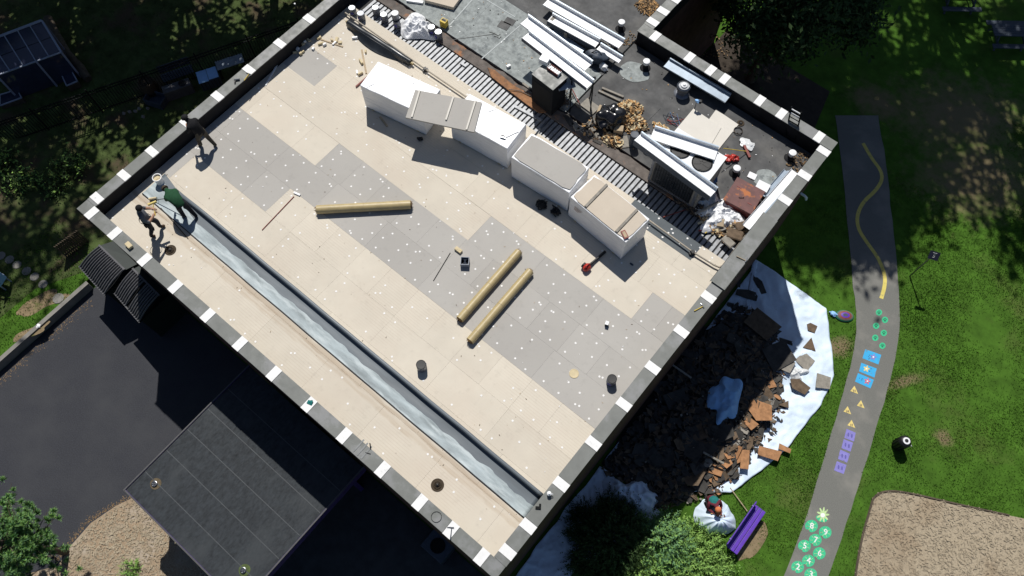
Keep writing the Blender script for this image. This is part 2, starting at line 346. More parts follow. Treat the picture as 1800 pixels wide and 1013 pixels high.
def radial_sheet(name, poly, mat, zf, rings=24, n=140, ragged=0.0, thick=0.0, center=None, parent=None):
    """a sheet spanning a star-shaped outline, height from zf(x, y, rim 0..1)"""
    b = resample(poly, n); c = center or sum(b, Vector((0, 0)))/n
    c = Vector((c[0], c[1]))
    b = [p+(p-c).normalized()*ragged*mnoise.noise(Vector((p.x*1.3, p.y*1.3, 3))) for p in b]
    vs = [(c.x, c.y, zf(c.x, c.y, 0))]; fs = []
    for r in range(1, rings+1):
        t = r/rings
        for p in b:
            q = c.lerp(p, t); vs.append((q.x, q.y, zf(q.x, q.y, t)))
    for k in range(n): fs.append((0, 1+k, 1+(k+1) % n))
    for r in range(rings-1):
        o = 1+r*n
        for k in range(n): fs.append((o+k, o+n+k, o+n+(k+1) % n, o+(k+1) % n))
    ar = sum(b[i].x*b[(i+1) % n].y-b[(i+1) % n].x*b[i].y for i in range(n))
    if ar < 0: fs = [f[::-1] for f in fs]
    me = bpy.data.meshes.new(name); me.from_pydata(vs, [], fs); me.materials.append(mat)
    me.polygons.foreach_set('use_smooth', [True]*len(me.polygons))
    o = link(name, me, parent)
    if thick:
        md = o.modifiers.new('solid', 'SOLIDIFY'); md.thickness = thick; md.offset = -1
    return o
def flat_sheet(name, poly, z, mat, parent=None):
    return MB().add([(p[0], p[1], z) for p in poly], [tuple(range(len(poly)))]).build(name, mat, parent)
def blobpoly(c, rx, ry, n=40, rough=.3, seed=0, rot=0):
    out = []
    for k in range(n):
        a = 2*math.pi*k/n; q = 1+rough*2*mnoise.noise(Vector((math.cos(a)*1.3, math.sin(a)*1.3, seed*2.7)))
        x, y = rx*q*math.cos(a), ry*q*math.sin(a)
        out.append((c[0]+x*math.cos(rot)-y*math.sin(rot), c[1]+x*math.sin(rot)+y*math.cos(rot)))
    return out
def ccw(p):
    a = sum(p[i][0]*p[(i+1) % len(p)][1]-p[(i+1) % len(p)][0]*p[i][1] for i in range(len(p)))
    return p if a > 0 else p[::-1]
def pxy(pts, z=0): return [tuple(P(x, y, z)[:2]) for x, y in pts]
def tris(name, V, mat, parent=None, per=3):
    """fast mesh from an (n, per, 3) array of separate faces"""
    n = V.shape[0]; me = bpy.data.meshes.new(name)
    me.vertices.add(n*per); me.vertices.foreach_set('co', V.reshape(-1).astype(np.float32))
    me.loops.add(n*per); me.loops.foreach_set('vertex_index', np.arange(n*per, dtype=np.int32))
    me.polygons.add(n); me.polygons.foreach_set('loop_start', np.arange(0, n*per, per, dtype=np.int32)); me.polygons.foreach_set('loop_total', np.full(n, per, dtype=np.int32))
    for m in (mat if isinstance(mat, (list, tuple)) else [mat]): me.materials.append(m)
    me.update(); me.validate(); return link(name, me, parent)


# ================================================================== the setting
g = struct(flat_sheet('ground', [(-220, -220), (260, -220), (260, 260), (-220, 260)], -.02, lawn))
# raised lawn behind the retaining wall beside the driveway
struct(MB().add([(-2.62, -40, .40), (-2.62, -.6, .40), (-2.62, 2.4, .0), (-60, 2.4, .0), (-60, -.6, .4), (-60, -40, .4)],
                [(0, 1, 4, 5), (1, 2, 3, 4)], 0).build('raised_lawn', lawn))
struct(MB().add([(-4.6, -40, .404), (-4.0, -3.4, .404), (-3.0, -1.5, .404), (-2.66, -.6, .404), (-60, -.6, .404), (-60, -40, .404), (-2.66, 2.4, .004), (-60, 2.4, .004)], [(0, 1, 2, 3, 4, 5), (3, 6, 7, 4)]).build('garden_ground', garden_shade_m))
rw = tag(MB().box((-2.49, -13.5, .22), (.16, 23.4, .46)).box((-2.49, -13.5, .452), (.18, 23.44, .05)).build('retaining_wall', concrete),
         'low concrete retaining wall between lawn and black driveway', 'wall')
drive = [(-2.39, -40), (-2.39, 0), (6.95, 0), (6.95, -5.7), (5.85, -6.05), (5.45, -7.0), (5.22, -8), (5.3, -9), (5.5, -9.7), (4.6, -11), (3.5, -14), (3, -40)]
struct(flat_sheet('driveway', drive, .0, asphalt))
# rusty edge litter along the driveway
V = []
for k in range(900):
    t = random.random()
    if t < .45:
        x, y = -2.15+abs(random.gauss(0, .16)), random.uniform(-9, -2.2)
    else:
        e = [(6.4, -5.9), (5.8, -6.15), (5.4, -7.1), (5.17, -8), (5.25, -9), (5.4, -9.7)]; s = random.random()*4.99; i = int(s); f = s-i
        x = e[i][0]*(1-f)+e[i+1][0]*f-abs(random.gauss(0, .10)); y = e[i][1]*(1-f)+e[i+1][1]*f
    a = random.random()*6.28; r = random.uniform(.008, .03)
    V.append([(x+r*math.cos(a+q), y+r*math.sin(a+q), .006) for q in (0, 2.1, 4.2)])
stuff(tris('dry_leaf_litter', np.array(V), dryleaf), 'rust brown leaf litter along the driveway edges', 'leaf litter')
struct(flat_sheet('mulch_bed', [(5.85, -6.06), (12.6, -5.6), (13.5, -14), (3.6, -14), (4.6, -11.02), (5.5, -9.72), (5.3, -9), (5.22, -8), (5.45, -7)], .004, mulch))
struct(flat_sheet('side_paving', [(6.95, 0), (18.6, 0), (18.6, -9), (12.6, -9), (12.6, -5.6), (6.95, -5.7)], .002, dkconc))
# bark chips lying on the beds
def chips(name, poly_bb, n, mat, label, inside, zmin=.006):
    V = []
    while len(V) < n:
        x, y = random.uniform(*poly_bb[0]), random.uniform(*poly_bb[1])
        if not inside(x, y): continue
        a = random.random()*6.28; l = random.uniform(.03, .09); w = random.uniform(.008, .022); z = zmin+random.random()*.03
        ca, sa = math.cos(a), math.sin(a); t = random.uniform(-.03, .03)
        V.append([(x+l*ca-w*sa, y+l*sa+w*ca, z+t), (x-l*ca-w*sa, y-l*sa+w*ca, z-t), (x-l*ca+w*sa, y-l*sa-w*ca, z-t), (x+l*ca+w*sa, y+l*sa-w*ca, z+t)])
    return stuff(tris(name, np.array(V), mat, per=4), label, 'wood chips')
def inpoly(poly):
    P_ = [(p[0], p[1]) for p in poly]
    def f(x, y):
        c = False; j = len(P_)-1
        for i in range(len(P_)):
            if (P_[i][1] > y) != (P_[j][1] > y) and x < (P_[j][0]-P_[i][0])*(y-P_[i][1])/(P_[j][1]-P_[i][1])+P_[i][0]: c = not c
            j = i
        return c
    return f
chips('wood_chips', ((4.5, 11), (-11, -5.8)), 6000, mulch2, 'loose wood chips on the bed beside the flat canopy', inpoly([(5.9, -6.1), (11, -5.9), (11, -11), (4.7, -11), (5.55, -9.7), (5.35, -9), (5.3, -8), (5.5, -7)]))
# footpath
PL = pxy([(1340, 1100), (1380, 1013), (1415, 915), (1450, 800), (1480, 700), (1503, 612), (1506, 560), (1500, 500), (1490, 400), (1481, 300), (1468, 203)])
PR = pxy([(1415, 1100), (1457, 1013), (1492, 910), (1522, 815), (1552, 715), (1573, 640), (1582, 575), (1580, 500), (1570, 400), (1560, 300), (1543, 203)])
def smooth(pts, it=2):
    for _ in range(it):
        q = [pts[0]]
        for a, b in zip(pts, pts[1:]): q += [(a[0]*.75+b[0]*.25, a[1]*.75+b[1]*.25), (a[0]*.25+b[0]*.75, a[1]*.25+b[1]*.75)]
        pts = q+[pts[-1]]
    return pts
PL, PR = smooth(PL), smooth(PR)
def wob(p, s): return (p[0]+.05*mnoise.noise(Vector((p[0]*2, p[1]*2, s))), p[1]+.05*mnoise.noise(Vector((p[0]*2, p[1]*2, s+9))))
PL = [wob(p, 1) for p in PL]; PR = [wob(p, 5) for p in PR]
path = MB()
path.add([(p[0], p[1], .0) for p in PL]+[(p[0], p[1], .0) for p in PR], [(i, len(PL)+i, len(PL)+i+1, i+1) for i in range(len(PL)-1)])
path = struct(path.build('path', path_m))
# painted games on the path
def paint(name, poly, z, mat, parent=None, label=None):
    o = flat_sheet(name, ccw(poly), z, mat, parent or path)
    if label: o['label'] = label
    return o
def px_poly(c, pts, s=1.0, rot=0):   # outline in photo units about a photo point, laid on the path
    ca, sa = math.cos(rot), math.sin(rot)
    return pxy([(c[0]+s*(x*ca-y*sa), c[1]+s*(x*sa+y*ca)) for x, y in pts])
line = smooth([tuple(P(x, y)[:2]) for x, y in [(1517, 252), (1533, 280), (1549, 300), (1551, 318), (1537, 338), (1518, 354), (1506, 378), (1508, 402), (1522, 424), (1545, 455), (1556, 485), (1555, 505), (1549, 525)]], 3)
lw = []
for sgn in (1, -1):
    side = []
    for i, p in enumerate(line):
        a = Vector(line[max(0, i-1)]); b = Vector(line[min(len(line)-1, i+1)]); d = (b-a).normalized()
        side.append((p[0]-sgn*d.y*.08, p[1]+sgn*d.x*.08))
    lw.append(side)
o = MB().add([(p[0], p[1], .004) for p in lw[0]]+[(p[0], p[1], .004) for p in lw[1]], [(i, len(line)+i, len(line)+i+1, i+1)[::-1] for i in range(len(line)-1)]).build('painted_line', pt_yel2, path)
o['label'] = 'wavy yellow painted balance line on the footpath'
circ = lambda r, n=20: [(r*math.cos(2*math.pi*k/n), r*math.sin(2*math.pi*k/n)) for k in range(n)]
for c in [(1545, 549.5), (1555.5, 562.5), (1540, 573), (1553.5, 585.5), (1538.5, 594), (1551, 608)]:
    p = paint('painted_paw_disc', px_poly(c, circ(5.6)), .004, pt_green)
    for q in [(0, 1.2, 1.9), (-2.4, -.8, .9), (-.9, -2.4, .9), (1.1, -2.4, .9), (2.5, -.7, .9)]:
        paint('paw_pad', px_poly((c[0]+q[0], c[1]+q[1]), circ(q[2], 10)), .008, pt_dkg, p)
flower = lambda r, k=5, n=40: [(r*(.72+.28*math.cos(k*2*math.pi*i/n))*math.cos(2*math.pi*i/n), r*(.72+.28*math.cos(k*2*math.pi*i/n))*math.sin(2*math.pi*i/n)) for i in range(n)]
for quad, mc, mm in [([(1521, 614), (1549, 624), (1544, 641), (1516, 630)], (1535, 628), pt_pur), ([(1514, 638), (1541, 648), (1537, 664), (1510, 653)], (1523, 648.5), pt_yel), ([(1508, 656), (1536, 668), (1530, 683), (1503, 671)], (1524.5, 670.5), pt_pink)]:
    p = paint('painted_panel', pxy(quad), .004, pt_blue)
    paint('painted_flower', px_poly(mc, flower(6.0)), .008, mm, p); paint('flower_centre', px_poly(mc, circ(1.6, 10)), .012, pt_wht if mm is not pt_wht else pt_yel, p)
    cxx = sum(q[0] for q in quad)/4; cyy = sum(q[1] for q in quad)/4; s = -1 if mc[0] > cxx else 1
    for k in range(4): paint('painted_spot', px_poly((cxx+s*random.uniform(3, 9), cyy+random.uniform(-5, 5)), circ(.8, 8)), .008, pt_navy, p)
for c in [(1502, 686.5), (1513.5, 712), (1490, 722.5), (1497, 746.5)]:
    p = paint('painted_triangle', px_poly(c, [(0, -8.2), (6.4, 6.2), (-7.4, 1.2)]), .004, pt_yel)
    for dx in (-1.5, 1.0): paint('painted_footprint', px_poly((c[0]+dx, c[1]+.8), [(x*.75, y*2.5) for x, y in circ(1, 12)]), .008, pt_dk, p)
for quad in [[(1488, 754), (1504, 761), (1501, 776.5), (1484, 770)], [(1483, 772), (1499.5, 778.5), (1495, 794), (1479, 788)], [(1477, 790.5), (1494, 798), (1489, 813.5), (1473, 807)], [(1471, 811), (1488, 817.5), (1483, 833.5), (1466, 827)]]:
    p = paint('painted_square', pxy(quad), .004, pt_pur)
    cxx = sum(q[0] for q in quad)/4; cyy = sum(q[1] for q in quad)/4
    for dx in (-3, 3): paint('painted_footprint', px_poly((cxx+dx, cyy+dx*.35), [(x*1.6, y*3.6) for x, y in circ(1, 12)]), .008, pt_dpur, p)
def digit(ch, c, size, rot, parent):
    cu = bpy.data.curves.new('numeral', 'FONT'); cu.body = ch; cu.size = size; cu.align_x = 'CENTER'; cu.align_y = 'CENTER'; cu.resolution_u = 3; cu.offset = .006
    t = bpy.data.objects.new('numeral', cu); COL.objects.link(t)
    dg = bpy.context.evaluated_depsgraph_get(); me = bpy.data.meshes.new_from_object(t.evaluated_get(dg)); bpy.data.objects.remove(t)
    me.materials.append(pt_wht); w = P(*c); return link('numeral', me, parent, (w.x, w.y, .012), rot)
pad = [(10*math.cos(a), 10*math.sin(a)) for a in [2*math.pi*k/30 for k in range(30)]]
def padpoly(c): # lily pad: a disc with a notch
    out = []
    for k in range(34):
        a = 2*math.pi*k/34; r = 11.2-(4.2*math.exp(-((a-2.2)/.22)**2)); out.append((r*math.cos(a), r*.97*math.sin(a)))
    return px_poly(c, out)
imgrot = math.atan2(*(lambda v: (v.y, v.x))(P(1450, 950)-P(1430, 950)))
for ch, c in [('8', (1426.3, 925)), ('9', (1450.5, 936)), ('7', (1433, 949.5)), ('5', (1414, 960)), ('6', (1440, 973)), ('4', (1421, 986)), ('2', (1402, 997)), ('3', (1425, 1010))]:
    p = paint('painted_lily_pad', padpoly(c), .004, pt_green); digit(ch, (c[0]+.6, c[1]), .30, imgrot-.25, p)
    for k in range(7):
        a = k*.9+.4; q0 = P(c[0]+4.2*math.cos(a), c[1]+4.2*math.sin(a)); q1 = P(c[0]+9*math.cos(a), c[1]+9*math.sin(a))
        MB().bar((q0.x, q0.y, .009), (q1.x, q1.y, .009), .012, .002).build('pad_vein', pt_lime, p)
p = paint('painted_lily_flower', px_poly((1446.5, 905), [(x*.92, y*1.12) for x, y in flower(12.5, 9, 72)]), .008, pt_lime)
paint('flower_leaf', px_poly((1444, 912), [(x*1.2, y*.65) for x, y in circ(8.5)], rot=.35), .004, pt_green, p); paint('flower_centre', px_poly((1446, 906), circ(4)), .012, pt_wht, p)
# play area of pale mulch, lawn step around it
play = pxy([(1500, 1060), (1503, 1013), (1515, 945), (1529, 897), (1536, 872), (1560, 862), (1600, 867), (1680, 886), (1740, 899), (1830, 918), (1900, 940), (1900, 1200), (1500, 1200)])
play = smooth(play[:11], 2)+play[11:]
struct(flat_sheet('play_area_mulch', ccw(play), -.008, mulch2))
chips('pale_wood_chips', ((26, 36), (5, 16)), 7000, mulch2, 'pale wood chips covering the play area', inpoly(play), .0)
edge = [(p[0], p[1], .0) for p in play[4:36]]
tag(MB().tube(edge, .045, 6).build('timber_edging', bark), 'dark rounded edging between lawn and pale play area', 'edging')
# bare patches in the lawn
w = P(1322, 953); struct(flat_sheet('bare_earth', blobpoly(w, .85, .34, 48, .12, 9, 1.56), -.008, earth))
for k, (c, rx, ry) in enumerate([((68, 535), .9, .35), ((45, 590), .8, .22)]):
    w = P(*c, .4); struct(flat_sheet('bare_earth', blobpoly(w, rx, ry, 40, .4, k+31, 1.2), .405+.001*k, earth))
# grass blades (uncountable): tufts over the lawn the sun reaches
def inpoly_np(poly):
    Q = np.array([(p[0], p[1]) for p in poly])
    def f(x, y):
        c = np.zeros(len(x), bool); j = len(Q)-1
        for i in range(len(Q)):
            yi, yj, xi, xj = Q[i, 1], Q[j, 1], Q[i, 0], Q[j, 0]
            if yi != yj: c ^= ((yi > y) != (yj > y)) & (x < (xj-xi)*(y-yi)/(yj-yi)+xi)
            j = i
        return c
    return f
def patchy(x, y, s, seed):
    r_ = np.random.default_rng(seed); v = np.zeros(len(x))
    for k in range(9):
        a, f_ = r_.uniform(0, 6.28), s*r_.uniform(.5, 2.2); v += np.sin((x*math.cos(a)+y*math.sin(a))*f_+r_.uniform(0, 6.28))
    return v/9
def grass(name, n, bb, test, h, lab, z0=-.02, mat=None):
    x = rng.uniform(bb[0][0], bb[0][1], n*3); y = rng.uniform(bb[1][0], bb[1][1], n*3)
    keep = test(x, y); x, y = x[keep][:n], y[keep][:n]; n = len(x)
    a = rng.uniform(0, 6.28, n); w = rng.uniform(.008, .02, n); hh = rng.uniform(.5, 1.0, n)*h; lx, ly = rng.normal(0, .035, n), rng.normal(0, .035, n)
    V = np.zeros((n, 3, 3)); V[:, 0] = np.stack([x-w*np.cos(a), y-w*np.sin(a), np.full(n, z0)], 1); V[:, 1] = np.stack([x+w*np.cos(a), y+w*np.sin(a), np.full(n, z0)], 1)
    V[:, 2] = np.stack([x+lx, y+ly, z0+hh], 1)
    return stuff(tris(name, V, mat or grassb), lab, 'grass')
bare = [(P(1690, 205), 2.6), (P(1720, 310), 2.4), (P(1600, 700), .5), (P(1640, 825), .6), (P(1320, 955), .6)]
pathin, playin = inpoly_np(PL+PR[::-1]), inpoly_np(play)
def lawn_ok(a, b):
    k = ~(pathin(a, b) | playin(a, b))
    for c, r in bare: k &= ~(((a-c.x)**2+(b-c.y)**2 < (r*.9)**2) & (rng.random(len(a)) < .85))
    return k & (patchy(a, b, 1.6, 3)*1.2+.6 > rng.random(len(a)))
grass('lawn_grass', 75000, ((23.5, 35), (7.5, 31)), lawn_ok, .085, 'short mown grass of the lawn beside the footpath')
grass('strip_grass', 16000, ((19, 26), (5.5, 25)), lawn_ok, .08, 'mown grass strip between tarpaulin and footpath')
grass('verge_grass', 9000, ((-6, -2.65), (-12, -.6)), lambda a, b: a == a, .10, 'rough grass above the retaining wall', .4)
struct(flat_sheet('garden_ground', [(-60, 2.42), (-.6, 2.42), (-.6, 60), (-60, 60)], -.004, garden_shade_m))  # darker than the lawn, tree shade put into the ground colour
grass('garden_grass', 14000, ((-18, -1), (2.4, 16)), lambda a, b: a == a, .10, 'rough shaded grass around the garden fence', mat=leaf1)  # dark leaf colour adds to the painted garden shade

# ================================================================== the school building
BL = thing('school_building', 'flat roofed brick school building under roof repair', 'building')
UX, VY, NE_V, WG_U, PW = 18.63, 26.0, 18.76, 10.64, .43
body = [(.05, .05), (UX-.05, .05), (UX-.05, NE_V-.05), (WG_U-.05, NE_V-.05), (WG_U-.05, VY), (.05, VY)]
MB().prism(body, 0, 6.40).build('wall', brick, BL)
# parapets (each side a part) with black flashing on the roof side
def parapet(x0, x1, y0, y1, name='parapet'):
    c = ((x0+x1)/2, (y0+y1)/2, 6.79); return MB().box(c, (x1-x0, y1-y0, .78)).build(name, [flash], BL)
i_ = .05
parapet(i_+.41, UX-i_, i_, PW-.03)            # south-west
parapet(i_, PW-.03, i_, VY)                    # north-west
parapet(UX-PW+.03, UX-i_, PW-.028, NE_V-i_)    # south-east
parapet(WG_U-.05, UX-PW+.028, NE_V-PW+.03, NE_V-i_)   # north-east
parapet(WG_U-PW+.03, WG_U-i_-.002, NE_V-PW+.03, VY)        # wing
# coping: alternating grey lengths and short white joint covers
WH_MESH = MB().box((0, 0, 0), (.285, .455, .036)).mesh('white_coping', coping_w)
def coping(axis, fixed, centres, lo, hi, side_w=.445, gap=None):
    """axis 0: runs along x at y=fixed"""
    cur = lo; segs = []
    for c in sorted(centres)+[None]:
        a, b = cur, (c-.148 if c is not None else hi)
        if b-a > .06: segs.append((a, b))
        if c is not None: cur = c+.148
    for a, b in segs:
        n = max(1, round((b-a)/3.2))
        for k in range(n):
            s, e = a+(b-a)*k/n, a+(b-a)*(k+1)/n
            if gap and s >= gap[0]-.02 and e <= gap[1]+.02: continue
            L = e-s-.008; m = (s+e)/2; dz = random.uniform(-.002, .002)
            d = (L, side_w, .03) if axis == 0 else (side_w, L, .03)
            o = MB().box((0, 0, 0), d).build('coping_panel', coping_g, BL, (m, fixed, PT-.015+dz) if axis == 0 else (fixed, m, PT-.015+dz), bevel=.006)
    for c in centres:
        o = link('white_coping', WH_MESH, BL, (c, fixed, PT-.006) if axis == 0 else (fixed, c, PT-.006), random.uniform(-.012, .012)+(0 if axis == 0 else math.pi/2))
coping(0, .215, [.51+.03, 1.76, 3.30, 4.83, 6.40, 7.91, 9.45, 11.0, 12.5, 14.08, 15.57, 16.78, 17.93], .0, UX)
coping(1, .215, [.70, 1.87, 3.12, 4.70, 6.19, 7.74, 9.31, 10.85, 12.4, 14], .438, VY)
coping(1, UX-.215, [.79, 1.70, 3.24, 4.80, 6.34, 7.85, 9.41, 10.94, 15.6, 16.86, 18.14], .438, NE_V-.438)
coping(0, NE_V-.215, [18.01-.02, 16.44, 15.53, 14.01, 13.4, 12.46, 10.9], WG_U-PW, UX)
coping(1, WG_U-.215, [19.05, 19.73, 20.5, 22.0, 23.5], NE_V+.008, VY)
# a loose wide cap length lying askew on the south-east parapet
cap = thing('loose_parapet_cap', 'long loose grey metal cap lying over the parapet beside the tarpaulin', 'metal cap', (18.40, 13.07, PT+.004), R(90.4))
MB().box((0, 0, .05), (3.25, .56, .02)).build('cap_top', coping_g, cap); MB().box((0, -.275, .01), (3.25, .012, .10)).build('cap_flange', coping_g, cap); MB().box((0, .275, .01), (3.25, .012, .10)).build('cap_flange', coping_g, cap)
# roof surfaces
deck = MB().box(((PW+UX-PW)/2, (PW+12.72)/2, 6.46), (UX-2*PW+.04, 12.72-PW, .08)).build('roof_deck', gap_dk, BL)
def is_grey(x, v):
    return ((4.1 < v < 6.56 and 1.02 < x < 4.68 and v > 4.1) or (x < 1.05 and 2.9 < v < 6.56) or (5.32 < v < 6.56) or (6.55 < v < 7.8 and x > 4.68)
            or (7.75 < v < 9.0 and x > 10.85) or (8.99 < v < 10.22 and x > 16.86) or (8.99 < v < 10.22 and .58 < x < 2.16) or (11.9 < v and 14.3 < x < 17.2))
rows = [PW+.01, 1.70, 2.91, 4.12, 5.33, 6.545, 7.77, 8.99, 10.21, 11.43, 11.98, 12.70]
cuts = {3: [1.03, 4.67], 4: [.95], 5: [1.03, 4.67], 6: [10.85], 7: [16.86, .58, 2.16], 2: [1.04], 10: [14.32, 17.15], 9: [14.32]}
for j in range(len(rows)-1):
    v0, v1 = rows[j], rows[j+1]
    st = [PW+.01, UX-PW-.01]; off = (j*1.37) % 2.44
    fixed = sorted(cuts.get(j, [])); x = (fixed[0] if fixed else PW+off)
    marks = set(fixed)
    for base in (fixed or [PW+off]):
        k = base+2.44
        while k < UX-PW-.4:
            if all(abs(k-f) > .5 for f in fixed): marks.add(k)
            k += 2.44
        if not fixed: marks.add(base)
    ms = sorted(m for m in marks if PW+.25 < m < UX-PW-.25); ms2 = []
    for m in ms:
        if m in fixed or not ms2 or m-ms2[-1] > .7: ms2.append(m)
    xs = [PW+.01]+ms2+[UX-PW-.01]
    for a, b in zip(xs, xs[1:]):
        gx = is_grey((a+b)/2, (v0+v1)/2); dz = random.uniform(-.0015, .0)
        rz = random.uniform(-.0012, .0012)
        MB().box((0, 0, 0), (b-a-.0035, v1-v0-.0035, .085)).build('insulation_board', slate_b if (v0 > 11.9 and 14.3 < (a+b)/2 < 17.2) else grey_b if gx else tan, deck, ((a+b)/2, (v0+v1)/2, DK-.0425+dz), rz)
# fastener plates: hundreds of small white discs
pl = MB(); pro = [(.006, .006), (.012, .004), (.039, .0025), (.041, 0)]
def plate(x, y):
    n = 8; z = DK+.001; vs = [(x+.037*math.cos(2*math.pi*k/n), y+.037*math.sin(2*math.pi*k/n), z) for k in range(n)]+[(x+.030*math.cos(2*math.pi*k/n), y+.030*math.sin(2*math.pi*k/n), z+.004) for k in range(n)]+[(x+.014*math.cos(2*math.pi*k/n), y+.014*math.sin(2*math.pi*k/n), z+.001) for k in range(n)]+[(x, y, z+.0005)]
    fs = [(k, (k+1) % n, n+(k+1) % n, n+k) for k in range(n)]+[(n+k, n+(k+1) % n, 2*n+(k+1) % n, 2*n+k) for k in range(n)]+[(2*n+k, 2*n+(k+1) % n, 3*n) for k in range(n)]
    pl.add(vs, fs)
for j in range(len(rows)-1):
    if j == 1: continue
    v0, v1 = rows[j], rows[j+1]; x = PW+.25
    while x < UX-PW-.2:
        for fy in (.14, .5, .84):
            if random.random() < (.72 if is_grey(x, (v0+v1)/2) else .4):
                xx, yy = x+random.uniform(-.13, .13), v0+(v1-v0)*fy+random.uniform(-.06, .06)
                if (1.80 < yy < 2.72) or xx < .6 or xx > UX-.55: continue
                plate(xx, yy)
                if random.random() < .14: plate(xx+random.uniform(.07, .16), yy+random.uniform(-.1, .1))
        x += .61
stuff(pl.build('fastener_plates', M('plate_white', (.80, .79, .77), .6, .06, 9), deck))
deck_edge = None
# exposed fluted metal deck: each rib a part
md = MB().box((9.3, 13.12, 6.42), (17.7, .86, .06)).build('metal_deck', gap_dk, BL)
rib = MB().add([(-.072, -.42, 0), (.072, -.42, 0), (.072, .42, 0), (-.072, .42, 0), (-.060, -.42, .05), (.060, -.42, .05), (.060, .42, .05), (-.060, .42, .05)],
               [(4, 5, 6, 7), (0, 1, 5, 4), (2, 3, 7, 6), (1, 2, 6, 5), (3, 0, 4, 7)]).mesh('rib', galv)
x = 1.0
while x < 18.1:
    link('rib', rib, md, (x+random.uniform(-.004, .004), 13.12+random.uniform(-.012, .012), 6.452), random.uniform(-.006, .006)); x += .187
# old roof beyond it
struct_old = MB().box((5.28, 20.05, 6.475), (9.75, 11.9, .14)).build('old_roof', oldroof, BL)
MB().box((14.32, 16.19, 6.473), (8.2, 4.18, .14)).build('old_roof_patch', darkroof, BL)
MB().box((5.3, 21.5, 6.49), (9.7, 9.4, .125)).build('old_roof_patch', darkroof, BL)
MB().prism([(8.3, 16.3), (10.2, 16.3), (10.2, 16.81), (7.0, 16.81)], 6.49, 6.5505, 0).build('old_roof_patch', darkroof, BL)
edge = []
for k in range(90):
    x = .5+17.6*k/89; edge.append((x, 13.98+.10*mnoise.noise(Vector((x*1.7, 2, 0)))+.05*mnoise.noise(Vector((x*6, 2, 0)))))
MB().prism([(18.1, 13.56), (.5, 13.56)]+edge, 6.50, 6.556).build('torn_roof_edge', woodedge, BL)
# seams of the old roofing: lapped strips
for (a, b, w) in [((790, 45), (830, 0), .07), ((845, 105), (920, 40), .06), ((920, 40), (1010, 100), .05), ((855, 0), (905, 30), .05), ((1100, 250), (1160, 190), .09), ((760, 75), (870, 60), .03), ((835, 33), (862, 8), .015)]:
    p, q = P(*a, LR), P(*b, LR); MB().bar((p.x, p.y, LR), (q.x, q.y, LR), w*.7, .008).build('roof_seam', seam_m if w not in (.09, .03) else darkroof, BL)
# roof drains in the new surface
def drain(px, py, z, mat, label, moss=False):
    t = thing('roof_drain', label, 'drain', P(px, py, z), 0, None)
    MB().lathe([(.20, .002), (.20, .008), (.17, .010), (.13, -.004)], 24).build('sump_ring', mat, t, smooth=True)
    MB().lathe([(.125, .004), (.115, .03), (.10, .034), (.085, .012)], 20).build('clamp_ring', steel if moss else cl_brown, t, smooth=True)
    for k in range(8):
        a = k*math.pi/4; MB().bar((.02*math.cos(a), .02*math.sin(a), .07), (.085*math.cos(a), .085*math.sin(a), .03), .012, .012).build('strainer_bar', steel if moss else blackp, t)
    MB().lathe([(.03, .06), (.03, .08), (.012, .085)], 10).build('strainer_cap', steel if moss else blackp, t)
drain(299.5, 440, DK, cl_brown, 'rusty round roof drain near the two bucket workers')
drain(769, 853, DK, cl_brown, 'rusty round roof drain near the lower corner of the parapet')
# ------------------------------------------------------------------ flat canopy beside the building
CZ = 3.4
CN = thing('entrance_canopy', 'flat dark membrane canopy roof with purple fascia beside the driveway', 'canopy', (0, 0, 0))
MB().box((9.73, -2.89, CZ-.05), (5.70, 5.70, .1)).build('canopy_roof', canopy_m, CN)
for c, d in [((6.86, -2.89, CZ-.22), (.05, 5.76, .5)), ((12.60, -2.89, CZ-.22), (.05, 5.76, .5)), ((9.73, -5.745, CZ-.22), (5.68, .05, .5))]:
    MB().box(c, d).build('fascia', purpled, CN)
for c, d in [((6.855, -2.89, CZ+.034), (.045, 5.78, .014)), ((12.605, -2.89, CZ+.034), (.045, 5.78, .014)), ((9.73, -5.75, CZ+.034), (5.68, .045, .014))]:
    MB().box(c, d).build('metal_edge', edge_m, CN)
for y in (-1.1, -2.05, -3.0, -3.95, -4.9):
    MB().box((9.73, y, CZ+.004), (5.6, .03, .006)).build('membrane_seam', seamd_m, CN)
for x in (7.1, 12.2):
    for y in (-5.5, -.6): MB().box((x, y, CZ/2-.12), (.16, .16, CZ-.24)).build('post', purpled, CN)
MB().box((9.65, -.6, 1.4), (4.9, .1, 2.8)).build('screen_wall', brick, CN)
for (px, py, gm, lab) in [(272, 851, cl_brown, 'small steel drain with brown silt ring on the canopy roof'), (428, 1003, leaf1, 'small mossy steel drain on the canopy roof')]:
    p = P(px, py, CZ); t = thing('canopy_drain', lab, 'drain', (p.x, p.y, CZ))
    o = radial_sheet('silt_ring', [(math.cos(k*.3)*.19, math.sin(k*.3)*.19) for k in range(21)], silt_m if gm is cl_brown else moss_m, lambda x, y, r: .006, 3, 40, .1); o.parent = t
    MB().lathe([(.10, .006), (.10, .05), (.08, .055), (.07, .02)], 18).build('clamp_ring', steel, t, smooth=True)
    for k in range(5): MB().bar((-.07, -.05+.025*k, .07), (.07, -.05+.025*k, .07), .01, .012).build('strainer_bar', steel, t)
# vent unit in the shade below the wall
p = P(770, 960, .6); t = thing('condenser_unit', 'grey condenser unit standing in the shade below the building', 'condenser', (p.x, p.y, 0), R(0))
MB().box((0, 0, .35), (1.0, .8, .7)).build('casing', navy, t, bevel=.02); MB().lathe([(.28, .702), (.28, .72), (.24, .72), (.24, .705)], 20).build('fan_guard', fence_m, t)

